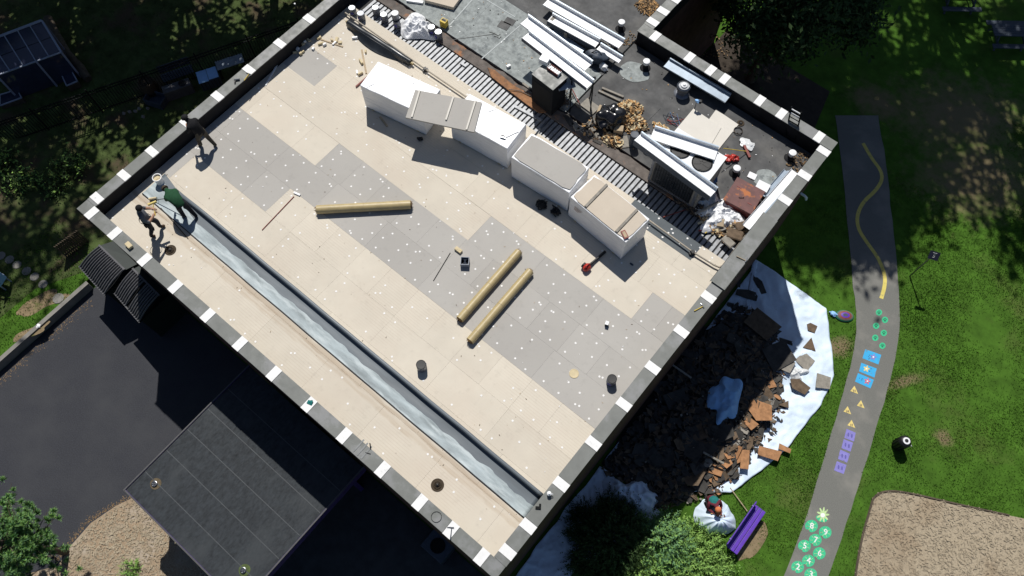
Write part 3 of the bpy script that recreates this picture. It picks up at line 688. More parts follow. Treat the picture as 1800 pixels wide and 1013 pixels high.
# ================================================================== things on the new roof
# long membrane gutter strip
PROF = [(1.86, .026), (1.875, .026), (1.89, .014), (1.95, .010), (2.02, .010), (2.10, .010), (2.18, .010), (2.26, .011), (2.34, .012), (2.42, .012), (2.50, .012), (2.58, .012), (2.625, .02), (2.638, .12), (2.648, .195), (2.665, .212), (2.70, .214), (2.735, .212), (2.752, .195), (2.758, .10), (2.762, .0)]
def strip_mesh():
    n = 150; m = len(PROF)-1; vs = []; fs = []; mi = []
    for i in range(n+1):
        x = .80+17.35*i/n; up = max(0, min(1, (x-1.5)/1.6)); up = up*up*(3-2*up)
        rg = 2.30+.07*mnoise.noise(Vector((x*2.1, 0, 0)))+.05*mnoise.noise(Vector((x*.5, 5, 0)))+.02*mnoise.noise(Vector((x*7, 1, 0)))
        rg += (2.56-rg)*max(0, min(1, (3.2-x)/1.4))
        for j, (y, z) in enumerate(PROF):
            if 4 <= j <= 11: y = 1.98+(rg-1.98)*(j-4)/4 if j <= 8 else rg+(2.60-rg)*(j-8)/4
            t = (y-1.86)/.9
            z = (z if y < 2.6 else .012+(z-.012)*up if z > .012 else z)+.005*mnoise.noise(Vector((x*1.3, y*4, 0)))*(1 if y < 2.6 else .3)
            if x < 1.5: y += (1.5-x)*.22*(t-.1); z += .03*(1.5-x)*t
            y += .012*mnoise.noise(Vector((x*.7, 3, 1)))
            vs.append((x, y, DK+max(.001, z)))
    for i in range(n):
        for j in range(m):
            a = i*(m+1)+j; fs.append((a, a+m+1, a+m+2, a+1)); x = .80+17.35*i/n; y = (PROF[j][0]+PROF[j+1][0])/2
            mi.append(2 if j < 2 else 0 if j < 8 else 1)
    o = MB(); o.v = vs; o.f = fs; o.m = mi; return o
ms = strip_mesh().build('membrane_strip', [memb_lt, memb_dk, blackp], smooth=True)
md_ = ms.modifiers.new('solid', 'SOLIDIFY'); md_.thickness = .006; md_.offset = 1
tag(ms, 'long glossy grey membrane strip rolled out along the valley of the roof', 'membrane')
# insulation bundles
def bundle(fl, fr, label, top, depth=1.22, h=1.25, wrapped=False, ln=None):
    a, b = P(*fl, DK), P(*fr, DK); rz, L = frame2(a, b); L = ln or min(2.62, max(2.4, L))
    t = thing('insulation_bundle', label, 'bundle', (a.x, a.y, DK), rz, 'wrapped insulation bundles on the roof')
    b_ = bmesh.new(); bmesh.ops.create_cube(b_, size=1); bmesh.ops.subdivide_edges(b_, edges=b_.edges[:], cuts=5, use_grid_fill=True)
    sd = random.random()*50
    for v in b_.verts:
        p = Vector(((v.co.x+.5)*L, (v.co.y+.5)*depth, (v.co.z+.5)*h+.02))
        nz = mnoise.noise(Vector((p.x*2.2+sd, p.y*2.2, p.z*2.2)))*.016
        if abs(v.co.y) > .49: p.y += nz
        if abs(v.co.x) > .49: p.x += nz
        if v.co.z > .49 and (abs(v.co.x) > .49 or abs(v.co.y) > .49): p.z += nz*.8
        v.co = p
    me = bpy.data.meshes.new('wrap'); b_.to_mesh(me); b_.free(); me.materials.append(wrap)
    o = link('wrap', me, t); mdv = o.modifiers.new('bevel', 'BEVEL'); mdv.width = .03; mdv.segments = 2; mdv.limit_method = 'ANGLE'
    for k in range(1, 14):   # board edges telling through the wrap
        z = .02+h*k/14
        z += random.uniform(-.02, .02)
        if k % 2: MB().box((L/2+random.uniform(-.05, .05), depth/2, z), (L*random.uniform(.9, 1.0)+.006, depth*random.uniform(.94, 1)+.008, .011)).build('layer_line', wrapline, t)
    for x in (.35, L-.35): MB().box((x, depth/2, .045), (.09, depth+.05, .05)).build('skid', foam, t)
    for q in range(5 if top is None else 0):   # folds in the wrap
        x0, y0 = random.uniform(.15, L-.15), random.choice((.03, depth-.03)); a_ = random.uniform(-.6, .6)
        MB().tube([(x0, y0, h+.02), (x0+.25*math.sin(a_), y0+(.2 if y0 < .5 else -.2), h+.028), (x0+.5*math.sin(a_), y0+(.34 if y0 < .5 else -.34), h+.018)], [.012, .016, .004], 6).build('wrap_fold', wrap, t)
    if top is not None:
        mb = MB(); n = 26; pts = []
        for k in range(n):
            a_ = 2*math.pi*k/n; sx = max(-1, min(1, 1.35*math.cos(a_))); sy = max(-1, min(1, 1.35*math.sin(a_)))
            q = 1-.05*abs(mnoise.noise(Vector((k*.9+sd, 1, 0))))*2; pts.append((L/2+sx*(L/2-.045)*q, depth/2+sy*(depth/2-.04)*q))
        mb.prism(pts, h+.005, h+.052).build('top_board', top, t)
    return t, L, depth, h+.02
b1, *_ = bundle((643, 188.5), (752, 239.5), 'fully white wrapped insulation bundle nearest the black roll', None)
b2, *_ = bundle((795, 243), (882, 291.5), 'white wrapped insulation bundle with an open tool on its right end', None)
b3, *_ = bundle((898.5, 311.3), (996, 371.7), 'insulation bundle with a bare grey board on top', grey_b)
b4, *_ = bundle((998, 379), (1091.4, 456.8), 'insulation bundle with tan top board and two battens', tan2)
top4 = DK+1.25+.054
def bat(a, b, z, w=.09, h=.04, mat=wood, label=None, name='batten', cat='batten', group=None, lift=0):
    p, q = P(*a, z), P(*b, z); m = (p+q)/2
    o = MB().box((0, 0, h/2), ((q-p).length, w, h)).build(name, mat, None, (m.x, m.y, z+lift), math.atan2(q.y-p.y, q.x-p.x), bevel=.004)
    return tag(o, label, cat, group)
bat((1029, 364), (1067, 325), top4, label='weathered batten on the tan topped bundle, farther from the lower corner', mat=greywood)
bat((1083, 408), (1120, 369), top4, label='weathered batten on the tan topped bundle beside the small packet', mat=greywood)
p = P(1098, 413, top4); o = MB().box((0, 0, .02), (.30, .16, .04)).box((0, .0, .041), (.22, .1, .004), mi=1).build('packet', [dkred, wood], None, p, R(-28), bevel=.008); tag(o, 'small printed packet on the corner of the tan topped bundle', 'packet')
# printed lines on the wrap of the last bundle
for k in range(4): MB().box((.42-.03*k, -.022, .98-.07*k), (.34-.05*k, .004, .018)).build('printed_line', dkred if k % 2 else pt_dk, b4)
# gap board laid across the two white bundles, three battens on it
zt = DK+1.275
c4 = [P(*q, zt+.06) for q in [(729.8, 158), (847, 180), (833.5, 232.6), (713, 206.7)]]
gb = tag(MB().prism([(q.x, q.y) for q in c4], zt, zt+.06).build('cover_board', [grey_b]), 'weathered grey board bridging the two white wrapped bundles', 'board')
for a, b, lab in [((724, 207), (738, 160), 'thin batten on the grey bridging board, leftmost of three'), ((784, 212), (797, 172), 'thin batten on the grey bridging board, middle of three'), ((820, 229), (836, 178), 'thin batten on the grey bridging board, rightmost of three')]:
    bat(a, b, zt+.062, .06, .05, label=lab, mat=creamy)
# tool on bundle two
p = P(884, 243, DK+1.28); t = thing('stapler', 'dark hand stapler with trailing strap on the white wrapped bundle', 'tool', p, R(20))
MB().box((0, 0, .03), (.20, .05, .05)).build('body', steel, t, bevel=.01); MB().tube([(.08, .02, .04), (.02, .07, .05), (-.10, .06, .05)], .016, 8).build('handle', blackp, t)
MB().tube([(-.02, 0, .02), (.15, .12, .01), (.30, .30, .01), (.42, .42, .01)], .012, 6).build('strap', canlab, t)
# gas pipe on its supports, bending along the parapet
pz = DK+.12
pts = [P(606, 22, pz), P(700, 88, pz), P(748, 122, pz), P(810, 164, pz), P(930, 246, pz), P(1143, 389, pz), P(1216, 442, pz), P(1255, 466, pz), P(1264, 470, pz), P(1272, 466, pz), P(1282, 452, pz), P(1318, 405, pz)]
gp = thing('gas_pipe', 'long tan gas pipe crossing the roof behind the wrapped bundles', 'pipe', (0, 0, 0)); MB().tube(pts, .032, 8).build('pipe_run', pipe_m, gp, smooth=True)
for k, (x, y) in enumerate([(748, 125), (1216, 446)]):
    q = P(x, y, DK); t = MB().box((q.x, q.y, DK+.045), (.22, .10, .09), R(60)).box((q.x, q.y, DK+.12), (.10, .12, .10), R(60)).build('pipe_support', blackp, gp)
# kraft wrapped membrane rolls
def roll(a, b, r, label, mat=kraft, frill=True, group='kraft wrapped rolls lying on the roof'):
    p, q = P(*a, DK+r), P(*b, DK+r); d = q-p; L = d.length
    t = thing('membrane_roll', label, 'roll', (p.x, p.y, DK), math.atan2(d.y, d.x), group)
    MB().tube([(x*L/16, 0, r+.002+.006*mnoise.noise(Vector((x, L, 0)))) for x in range(17)], [r*(1+.03*mnoise.noise(Vector((x*.8, 3, L)))) for x in range(17)], 20).build('paper_wrap', mat, t, smooth=True)
    for e, s in ((-.012, -1), (L+.012, 1)):
        mb = MB()
        for k in range(18):
            a_ = 2*math.pi*k/18; rr = r*random.uniform(.75, 1.08)
            mb.add([(e-s*.03, r*.95*math.cos(a_), r+r*.95*math.sin(a_)), (e-s*.03, r*.95*math.cos(a_+.4), r+r*.95*math.sin(a_+.4)), (e+s*random.uniform(.02, .09), rr*.6*math.cos(a_+.2), r+rr*.6*math.sin(a_+.2)+.01)], [(0, 1, 2), (2, 1, 0)])
        mb.lathe([(r*.5, 0), (r*.42, .02)], 14, T=Matrix.Translation((e, 0, r)) @ Matrix.Rotation(math.pi/2, 4, 'Y')).build('crumpled_end', kraft_d, t)
    for f in (.12, .5, .88): MB().tube([(L*f, (r+.004)*math.cos(k*.42), r+(r+.004)*math.sin(k*.42)) for k in range(16)], .006, 5).build('tape_band', wood, t)
    return t
roll((557, 369), (722, 360), .155, 'kraft wrapped membrane roll lying crosswise in the middle of the roof')
roll((808, 562), (912, 443), .14, 'kraft wrapped membrane roll, left of the parallel pair')
roll((826, 600), (932, 477), .14, 'kraft wrapped membrane roll, right of the parallel pair')
# part unrolled black membrane
a, b = P(612, 40, DK+.12), P(722, 110, DK+.12); rz, L = frame2(a, b)
t = thing('black_membrane_roll', 'part unrolled glossy black membrane roll near the cans', 'roll', (a.x, a.y, DK), rz)
MB().tube([(L*k/20, .0, .12+.01*math.sin(k)) for k in range(21)], [.115+.02*math.sin(k/20*math.pi) for k in range(21)], 18).build('roll', membrane, t, smooth=True)
n, m = 30, 10; vs = []; fs = []
for i in range(n+1):
    s = i/n; w = .30*math.sin(math.pi*min(1, s*1.03+.02))**1.2+.02
    for j in range(m+1):
        q = j/m; vs.append((L*(.01+s*.98), -.10-w*q, .21*(1-q)**1.7+.015+.012*mnoise.noise(Vector((s*6, q*3, 0)))*q))
for i in range(n):
    for j in range(m): k = i*(m+1)+j; fs.append((k, k+1, k+m+2, k+m+1))
mb = MB(); mb.v = vs; mb.f = fs; mb.m = [0]*len(fs); o = mb.build('loose_flap', membrane, t, smooth=True); s_ = o.modifiers.new('s', 'SOLIDIFY'); s_.thickness = .006
MB().tube([(-.10, 0, .12), (L+.12, 0, .12)], .045, 12).build('cardboard_core', kraft, t, smooth=True)
# round containers
def can(px, py, z, r, h, label, lid=None, bodym=None, group=None, open_=False, name='metal_can', cat='can', handle=True, fill=None):
    """px, py: centre of the rim in the photo"""
    p = P(px, py, z+h); t = thing(name, label, cat, (p.x, p.y, z), random.random()*6, group)
    bm_ = bodym or canlab
    if open_:
        MB().lathe([(r*.9, 0), (r, h), (r*.93, h), (r*.84, .03)], 24, cap=False).build('shell', bm_, t, smooth=True)
        MB().lathe([(r*.9, 0), (r*.9, .012)], 24).build('base', bm_, t)
        if fill: MB().lathe([(r*.90, h*.82), (r*.90, h*.83)], 24).build('contents', fill, t)
        MB().lathe([(r, h-.035), (r+.014, h-.03), (r+.014, h+.002), (r-.012, h+.004), (r-.012, h-.02)], 24, cap=False).build('rim', bm_, t, smooth=True)
    else:
        MB().lathe([(r*.97, 0), (r, .01), (r, h-.02), (r*.98, h-.01), (r*.98, h-.012)], 24).build('shell', bm_, t, smooth=True)
        MB().lathe([(r*1.01, h-.012), (r*1.02, h), (r*.93, h+.004), (r*.90, h-.008), (r*.4, h-.010), (.01, h-.010)], 24).build('lid', lid or steel, t, smooth=True)
        for z_ in (.33, .66): MB().lathe([(r, h*z_-.006), (r+.006, h*z_), (r, h*z_+.006)], 24, cap=False).build('bead', bm_, t, smooth=True)
        MB().box((r+.001, 0, h*.45), (.004, r*.9, h*.35)).build('paper_label', pt_dpur, t)
    if handle: MB().tube([(r*1.02*math.cos(k*math.pi/10), r*.25*math.sin(k*math.pi/10), h*.86+.01*math.sin(k*math.pi/10)) for k in range(11)], .004, 5).build('handle', steel, t)
    return t
cg = 'adhesive cans by the metal deck'
can(618.4, 13.4, DK, .14, .34, 'silver topped adhesive can nearest the parapet corner', group=cg, handle=False)
can(633.6, 22.9, DK, .14, .34, 'dull lidded adhesive can in front of the corner can', lid=canlab, group=cg, handle=False)
can(659.7, 12.8, 6.51, .14, .34, 'silver topped adhesive can standing first on the metal ribs', group=cg, handle=False)
can(674.3, 25, 6.51, .14, .34, 'silver topped adhesive can standing second on the metal ribs', group=cg, handle=False)
can(696.5, 35.5, 6.51, .135, .34, 'grey can under the white lidded can', group=cg, handle=False)
can(693.9, 22.6, 6.855, .14, .30, 'white lidded can stacked on a grey can', lid=whitep, group=cg, handle=False)
can(758, 47, LR, .14, .36, 'silver topped can beside the plastic sheeting, left of two', group=cg, handle=False)
can(770.3, 55.6, LR, .14, .36, 'silver topped can beside the plastic sheeting, right of two', group=cg, handle=False)
can(740, 641, DK, .155, .37, 'black lidded bucket beside the membrane strip', lid=blackp, bodym=canlab, name='bucket', cat='bucket')
can(1076, 666, DK, .15, .36, 'black lidded bucket near the right hand parapet', lid=blackp, bodym=canlab, name='bucket', cat='bucket')
can(275.5, 312, DK, .15, .36, 'open white bucket of primer beside the green shirted worker', bodym=whitep, open_=True, fill=foam, name='bucket', cat='bucket')
# lid on the boards
p = P(1009, 657, DK); tag(MB().lathe([(.15, .0), (.155, .012), (.14, .016), (.135, .010), (.01, .010)], 26).build('pail_cover', foam, None, p, smooth=True), 'cream bucket lid lying flat on the grey boards', 'lid')
# small bin with tools, block, stick, pole
p = P(817, 459, DK+.2); t = thing('square_bin', 'small square grey bin holding tools on the grey boards', 'bin', (p.x, p.y, DK), R(37))
for s in (-1, 1): MB().box((s*.135, 0, .11), (.02, .29, .22)).build('side', navy2, t); MB().box((0, s*.135, .11), (.25, .02, .22)).build('side', navy2, t)
MB().box((0, 0, .01), (.25, .25, .02)).build('base', blackp, t)
for k in range(4): MB().bar((-.08+.05*k, -.08, .05), (.05-.03*k, .09, .15), .03, .02).build('tool', navy if k % 2 else steel, t)
p = P(806, 441, DK); tag(MB().box((0, 0, .05), (.26, .13, .10)).box((.06, .02, .101), (.08, .05, .012)).box((-.06, -.02, .101), (.08, .04, .012)).build('white_block', foam, None, p, R(-0), bevel=.01), 'small pale block beside the square bin', 'block')
def rod(a, b, r, mat, label, z=DK, cat='pole', name='pole', lift=0):
    p, q = P(*a, z), P(*b, z); d = q-p
    o = MB().tube([(0, 0, r), (d.length, 0, r)], r, 8).build(name, mat, None, (p.x, p.y, z+lift), math.atan2(d.y, d.x)); return tag(o, label, cat)
rod((762, 494), (791.5, 445), .013, blackp, 'thin dark stick lying beside the square bin', name='stick', cat='stick')
rod((461, 405), (517, 346), .016, dkred, 'thin dark red pole lying near the crosswise roll')
bat((517, 339), (528, 344), DK, .07, .05, whitep, 'short pale offcut at the end of the red pole', 'offcut', 'offcut')
# leaf blower
p = P(1031, 473, DK); q = P(1060, 447, DK); rz, L = frame2(p, q)
t = thing('leaf_blower', 'red leaf blower with black tube beside the last bundle', 'leaf blower', p, rz)
MB().blob((0, 0, .13), (.16, .13, .13), .12, 2).build('motor_housing', redp, t, smooth=True)
MB().lathe([(.10, 0), (.10, .06), (.05, .07)], 16, T=Matrix.Translation((-.02, .10, .13)) @ Matrix.Rotation(-math.pi/2, 4, 'X')).build('fan_cover', blackp, t, smooth=True)
MB().tube([(.12, 0, .11), (.35, 0, .08), (L+.1, 0, .06)], [.05, .042, .05], 12).build('blower_tube', blackp, t, smooth=True)
MB().tube([(-.12, 0, .22), (-.05, 0, .31), (.08, 0, .30), (.14, 0, .2)], .02, 8).build('handle', redp, t, smooth=True)
# harness gear in the bundle's shade
for (x, y, s, lab) in [(952, 362, 1, 'tangled black harness in the shade of the grey topped bundle'), (976, 374, .8, 'black coil of straps beside the tangled harness')]:
    p = P(x, y, DK); t = thing('safety_harness', lab, 'harness', p, 0)
    for k in range(7):
        a = random.random()*6.28; pts = [(.16*s*math.cos(a+i*.7)+random.gauss(0, .05), .13*s*math.sin(a+i*.7)+random.gauss(0, .05), .03+.03*k*s*random.random()+.02) for i in range(8)]
        MB().tube(pts, .022, 6).build('webbing', blackp, t, smooth=True)
    MB().blob((0, 0, .06), (.13*s, .11*s, .06), .3, 2, seed=x).build('padding', blackp, t)
p = P(738, 246, DK); tag(MB().blob((0, 0, .05), (.10, .07, .06), .35, 2, seed=4).tube([(-.1, 0, .02), (0, .12, .03), (.1, .05, .03)], .02, 6).build('work_glove', cl_camo, None, p), 'dark work glove in the shade under the bridging board', 'glove')
p = P(1110, 465, DK); tag(MB().blob((0, 0, .02), (.08, .03, .02), .3, 2, seed=14).build('rag', navy, None, p), 'small dark rag in the last bundle shadow', 'rag')
# small bottle, cup and knife like bits near the right edge
p = P(1066, 571, DK); t = thing('caulk_tub', 'small white and black tub standing near the right parapet', 'tub', p, R(20)); MB().box((0, 0, .08), (.10, .12, .16)).build('tub_body', blackp, t, bevel=.01); MB().box((0, 0, .165), (.11, .13, .012)).build('tub_lid', whitep, t)
p = P(965, 869, PT+.01); t = thing('white_cup', 'white lidded jug standing on the parapet by the membrane end', 'jug', p, R(30)); MB().lathe([(.06, 0), (.065, .02), (.065, .15), (.03, .17), (.03, .2), (.01, .2)], 14).build('body', whitep, t, smooth=True); MB().tube([(.06, 0, .05), (.11, 0, .07), (.11, 0, .12), (.06, 0, .14)], .012, 6).build('handle', whitep, t)
p = P(946, 893, PT+.002); tag(MB().box((0, 0, .02), (.16, .08, .04)).box((.05, .07, .015), (.06, .10, .03)).build('metal_clamp', fence_m, None, p, R(35), bevel=.008), 'dark metal clamp on the parapet by the membrane end', 'clamp')
# foam offcuts scattered in the upper corner
offs = [(524, 88), (529, 96), (531, 93), (551, 87), (564, 78), (561, 68), (588, 77), (584, 72), (592, 71), (624, 68), (519, 93), (635, 110), (628, 128), (634, 131), (643, 92), (536, 74), (542, 71), (533, 77), (571, 80), (598, 76)]
for k, (x, y) in enumerate(offs):
    p = P(x, y, DK); d = (random.uniform(.12, .26), random.uniform(.07, .11), random.uniform(.06, .11))
    o = MB().box((0, 0, d[2]/2), d, taper=random.uniform(.86, 1)).build('foam_offcut', foam if k % 3 else whitep, None, p, random.random()*3.1, bevel=.012)
    tag(o, 'small pale foam offcut scattered near the upper parapet corner', 'offcut', 'foam offcuts')
bat((556, 67), (603, 83), DK, .05, .03, label='slim pale batten among the foam offcuts')
bat((636, 88), (644, 130), DK, .07, .03, label='slim pale batten between offcuts and black roll')
bat((626, 154), (664, 121), DK, .05, .05, dkred, 'dark red edged batten leaning by the white wrapped bundle', lift=.02)
bat((668, 206), (681, 223), DK, .07, .04, label='short pale batten sticking from under the white bundle')
bat((467, 151), (487, 115), DK, .06, .03, whitep, 'pale strip standing along the north west parapet')
# things left on the coping
def hammer(px, py, rz, hm, label, z=PT+.012):
    t = thing('hammer', label, 'hammer', P(px, py, z), rz)
    MB().tube([(-.17, 0, .018), (.0, 0, .018), (.15, 0, .018)], [.018, .014, .013], 8).build('handle', hm, t, smooth=True)
    MB().box((.165, 0, .018), (.03, .13, .032)).build('head', steel if hm is not blackp else navy, t, bevel=.006); MB().bar((.165, .06, .02), (.155, .13, .012), .024, .012).build('claw', steel, t)
hammer(793, 938, R(125), navy, 'dark handled hammer on a white coping piece near the lower corner')
hammer(1228, 543, R(68), yellow, 'yellow handled hammer on the right hand parapet')
hammer(434, 136, R(105), yellow, 'yellow handled hammer on the north west parapet')
hammer(1303, 455, R(10), wood, 'wooden handled hammer on the loose parapet cap', PT+.075)
p = P(417, 141, PT+.01); t = thing('drill', 'cordless drill lying on the north west parapet', 'drill', p, R(50)); MB().tube([(-.1, 0, .04), (.1, 0, .04)], .035, 10).build('body', steel, t, smooth=True); MB().bar((-.05, 0, .04), (-.09, -.15, .03), .04, .04).build('grip', blackp, t)
p = P(228, 433, PT+.01); tag(MB().box((0, 0, .06), (.26, .17, .11)).build('sponge_block', foam, None, p, R(-5), bevel=.03), 'rounded tan block on the parapet above the black sheds', 'block')
p = P(545, 708, PT+.014); tag(MB().box((0, 0, .012), (.17, .11, .024)).blob((.03, .03, .03), (.07, .05, .02), .4, 2).build('green_glove', cl_teal, None, p, R(15)), 'teal work glove on a white coping piece', 'glove')
p = P(767, 909, PT+.01); tag(MB().tube([(.15*math.cos(k*.33), .15*math.sin(k*.33), .008) for k in range(20)], .006, 6).build('wire_ring', fence_m, None, p), 'thin wire ring lying on the south west parapet', 'wire')
p = P(641, 793, PT+.002); t = thing('metal_bracket', 'worn metal splice plates with a dark bolt on the south west parapet', 'bracket', p, R(0))
for k in range(3): MB().box((-.25+.16*k, 0, .004), (.05, .47, .006)).build('splice_strip', edge2_m, t)
MB().tube([(.1, .16, .01), (.0, .26, .14)], .018, 8).build('bolt', blackp, t); MB().tube([(.05, -.02, .01), (.20, .05, .015)], .01, 6).build('wire_end', blackp, t)
p = P(522, 18, PT+.01); t = thing('roof_anchor', 'short steel post standing on the north west parapet', 'post', (p.x, p.y, PT+.0), 0); MB().lathe([(.04, 0), (.035, .3), (.04, .31), (.04, .33), (.01, .335)], 12).build('post', blackp, t); MB().lathe([(.036, .335), (.03, .36), (.01, .365)], 12).build('post_cap', whitep, t)
p = P(1413, 340, 6.7); t = thing('downspout_elbow', 'white pipe elbow on the outer wall below the right hand parapet', 'pipe', (UX+.02, p.y, 6.6), 0); MB().tube([(0, 0, 0), (.18, 0, 0), (.26, 0, -.04), (.28, 0, -.14)], .045, 10).build('elbow', whitep, t, smooth=True)
# roller handles of the crew
rod((283, 366), (331, 420), .014, cl_brown, 'long dark roller pole lying over the membrane edge', name='roller_pole')
for (x, y, rz, lab) in [(269, 350, 50, 'cream paint roller on the edge of the membrane strip'), ]:
    p = P(x, y, DK+.05); t = thing('paint_roller', lab, 'roller', p, R(rz)); MB().tube([(-.13, 0, .03), (.13, 0, .03)], .045, 14).build('sleeve', foam, t, smooth=True); MB().tube([(.13, 0, .03), (.18, 0, .03), (.18, -.12, .03), (0, -.14, .02)], .007, 6).build('frame', blackp, t)

# ================================================================== things on the old roof
def trough(a, b, z, label, w=.30, hf=.13, hn=.05, skirt=0, tilt=0, group='white gutter troughs', name='gutter_trough', tz=0, mat=None):
    """open sheet metal trough from photo point a to b at height z"""
    p, q = P(*a, z), P(*b, z+tz); d = q-p; L = d.length; mat = mat or whitep
    t = thing(name, label, 'gutter', (p.x, p.y, z), math.atan2(d.y, d.x), group)
    t.rotation_euler[1] = -math.asin(tz/L) if tz else 0
    if tilt: t.rotation_euler[0] = tilt
    MB().box((L/2, 0, .004), (L, w, .008)).build('trough_bottom', mat, t)
    MB().box((L/2, w/2-.004, hf/2+.009), (L-.004, .008, hf)).build('high_flange', mat, t)
    MB().box((L/2, -w/2+.004, hn/2+.009), (L-.004, .008, hn)).build('low_flange', mat, t)
    if skirt: MB().box((L/2, -w/2-.006, -skirt/2+.02), (L-.006, .01, skirt)).build('shaded_skirt', navy, t)  # navy colour paints the near side as shaded
    MB().box((L/2, w/2+.02, hf+.011), (L-.01, .05, .006)).build('top_lip', bluewhite, t)  # blue-grey lip stands in for sky-lit shade on white metal
    return t
trough((959, 4), (1092, 80), LR+.38, 'white gutter trough lying farthest from the metal deck, beside the wing', w=.42)
trough((966, 33), (1050, 79), LR+.34, 'short white gutter trough next to the farthest one', w=.36, skirt=.2)
trough((1051, 84), (1090, 108), LR+.30, 'white gutter trough end piece with a bent lip', w=.27)
trough((921, 37), (1034, 119), LR+1.62, 'raised white gutter trough, second from the grey old roofing', w=.44)
trough((923, 63), (1037, 151), LR+1.66, 'raised white gutter trough above the small rooftop unit', w=.36, skirt=.14)
trough((1146, 236), (1259, 273), LR+1.54, 'broad white trough across the back of the big rooftop unit', w=.48)
trough((1120, 242), (1254, 341), LR+1.60, 'long white trough across the front of the big rooftop unit', w=.36, skirt=.26)
trough((1171, 112), (1279, 175), LR+.36, 'shaded blue looking trough leaning along the north east parapet', w=.42, hf=.09, mat=bluewhite)  # parapet shade put into the trough's blue colour
trough((1397, 302), (1311, 400), LR+.40, 'white sheet metal trough lying along the right hand parapet', w=.30, hf=.06)
trough((1381, 300), (1342, 345), LR+.18, 'narrow bluish trough beside the white sheet metal trough', w=.14, hf=.08, mat=bluewhite)
for (x, y, h, g_) in [(975, 40, .36, 1), (1075, 85, .36, 1), (1000, 62, .32, 1), (1062, 95, .28, 1)]:
    p = P(x, y, LR); tag(MB().box((0, 0, h/2), (.14, .5, h)).build('timber_block', greywood, None, p, R(0), bevel=.01), 'grey timber block under the far gutter troughs', 'block', 'timber blocks under the far troughs')
tag(MB().box((0, 0, .02), (1.5, .16, .04)).build('steel_strip', bluewhite, None, P(1000, 72, LR+.05), R(-3)), 'flat grey metal strip between the gutter troughs', 'strip')
# small rooftop unit carrying the raised troughs
def rooftop_unit(c, dims, rz, label, top=canlab):
    t = thing('rooftop_unit', label, 'air unit', (c.x, c.y, LR), rz); L, Wd, H = dims
    MB().box((0, 0, .08), (L*.96, Wd*.96, .16)).build('curb', flash, t)
    MB().box((0, 0, .16+(H-.16)/2), (L, Wd, H-.16)).build('casing', shade_case, t, bevel=.012)
    MB().box((0, 0, H+.012), (L+.03, Wd+.03, .024)).build('top_panel', top, t, bevel=.006)
    return t
rt1 = rooftop_unit(P(966, 134, LR+1.55), (1.0, .74, 1.55), R(-4), 'small rooftop unit, blackened for shade, under the raised gutter troughs', coping_g)
MB().box((0, -.372, .8), (.8, .01, 1.0)).build('louvre_panel', fence_m, rt1)  # louvre coloured black to deepen the front's shade
tag(MB().box((0, 0, .11), (.34, .26, .22)).build('white_carton', whitep, None, P(957, 110, LR+1.58), R(10), bevel=.01), 'closed white carton on the small rooftop unit', 'carton')
t = thing('screw_box', 'open red and white box of fixings on the small rooftop unit', 'box', P(974, 126, LR+1.58), R(-2))
MB().box((0, 0, .01), (.5, .2, .02)).build('base', dkred, t)
for s in (-1, 1): MB().box((0, s*.1, .06), (.5, .012, .12)).build('side', dkred, t); MB().box((s*.25, 0, .06), (.012, .2, .12)).build('end', whitep, t)
for k in range(5): MB().box((-.18+.09*k, .0, .07), (.07, .15, .05), random.uniform(-.2, .2)).build('packet', whitep, t)
t = thing('metal_tray', 'shiny tilted metal tray below the raised troughs', 'tray', P(995, 148, LR+1.3), R(55)); t.rotation_euler[0] = R(12)
MB().box((0, 0, 0), (.62, .4, .01)).build('tray_base', bluewhite, t); MB().box((0, .2, .03), (.62, .01, .06)).build('tray_side', whitep, t); MB().box((-.31, 0, .03), (.01, .4, .06)).build('tray_side', whitep, t)
for s in (-1, 1): MB().bar((s*.25, 0, -.02), (s*.25, -.05, -1.29), .03, .03).build('leg', fence_m, t)
# prop trestle carrying the far ends of the raised troughs
t = thing('trestle', 'dark trestle carrying the right ends of the raised troughs', 'trestle', P(1025, 137, LR+1.6), R(40))
MB().box((0, 0, -.03), (.9, .09, .06)).build('beam', fence_m, t)
for sx in (-.38, .38):
    for sy in (-.28, .28): MB().bar((sx, 0, -.05), (sx, sy, -1.59), .05, .04).build('leg', fence_m, t)
rod((1006, 158), (1020, 186), .02, dkred, 'dark red crowbar standing under the raised troughs', LR+.1)
# tool bag and rag
t = thing('tool_bag', 'slumped navy tool bag beside the trough end', 'bag', P(1046, 108, LR), R(30)); MB().blob((0, 0, .24), (.40, .24, .26), .22, 3, seed=8, flat=-.22).build('bag_body', navy, t, smooth=True); MB().tube([(-.2, 0, .42), (0, .05, .58), (.2, 0, .42)], .02, 6).build('handle', blackp, t)
tag(MB().blob((0, 0, .1), (.20, .15, .10), .3, 3, seed=21, flat=-.09).build('white_rag', whitep, None, P(1061, 121, LR), smooth=True), 'crumpled white rag beside the navy tool bag', 'rag')
# boards in the black shade
tag(MB().box((0, 0, .03), (.62, .42, .05)).build('grey_slab', greywood, None, P(1037, 188, LR), R(-3), bevel=.005), 'grey slab in the shade beside the chip pile', 'slab')
bat((1058, 156), (1096, 172), LR, .08, .07, greywood, 'grey timber in the shade, nearer the parapet')
bat((1052, 161), (1090, 179), LR, .08, .07, greywood, 'grey timber in the shade, nearer the rubbish bag')
bat((1011, 182), (1020, 190), LR, .07, .06, greywood, 'short grey offcut in the trough shade', 'offcut', 'offcut')
bat((1049, 203), (1056, 186), LR+.05, .09, .05, wood, 'pale plank end leaning on the chip pile', 'plank', 'plank')
bat((919, 147), (932, 157), LR, .09, .05, greywood, 'light wood offcut at the edge of the unit shade', 'offcut', 'offcut')
bat((944, 149), (953, 155), LR, .04, .02, greywood, 'thin strip in the unit shade', 'strip', 'strip')
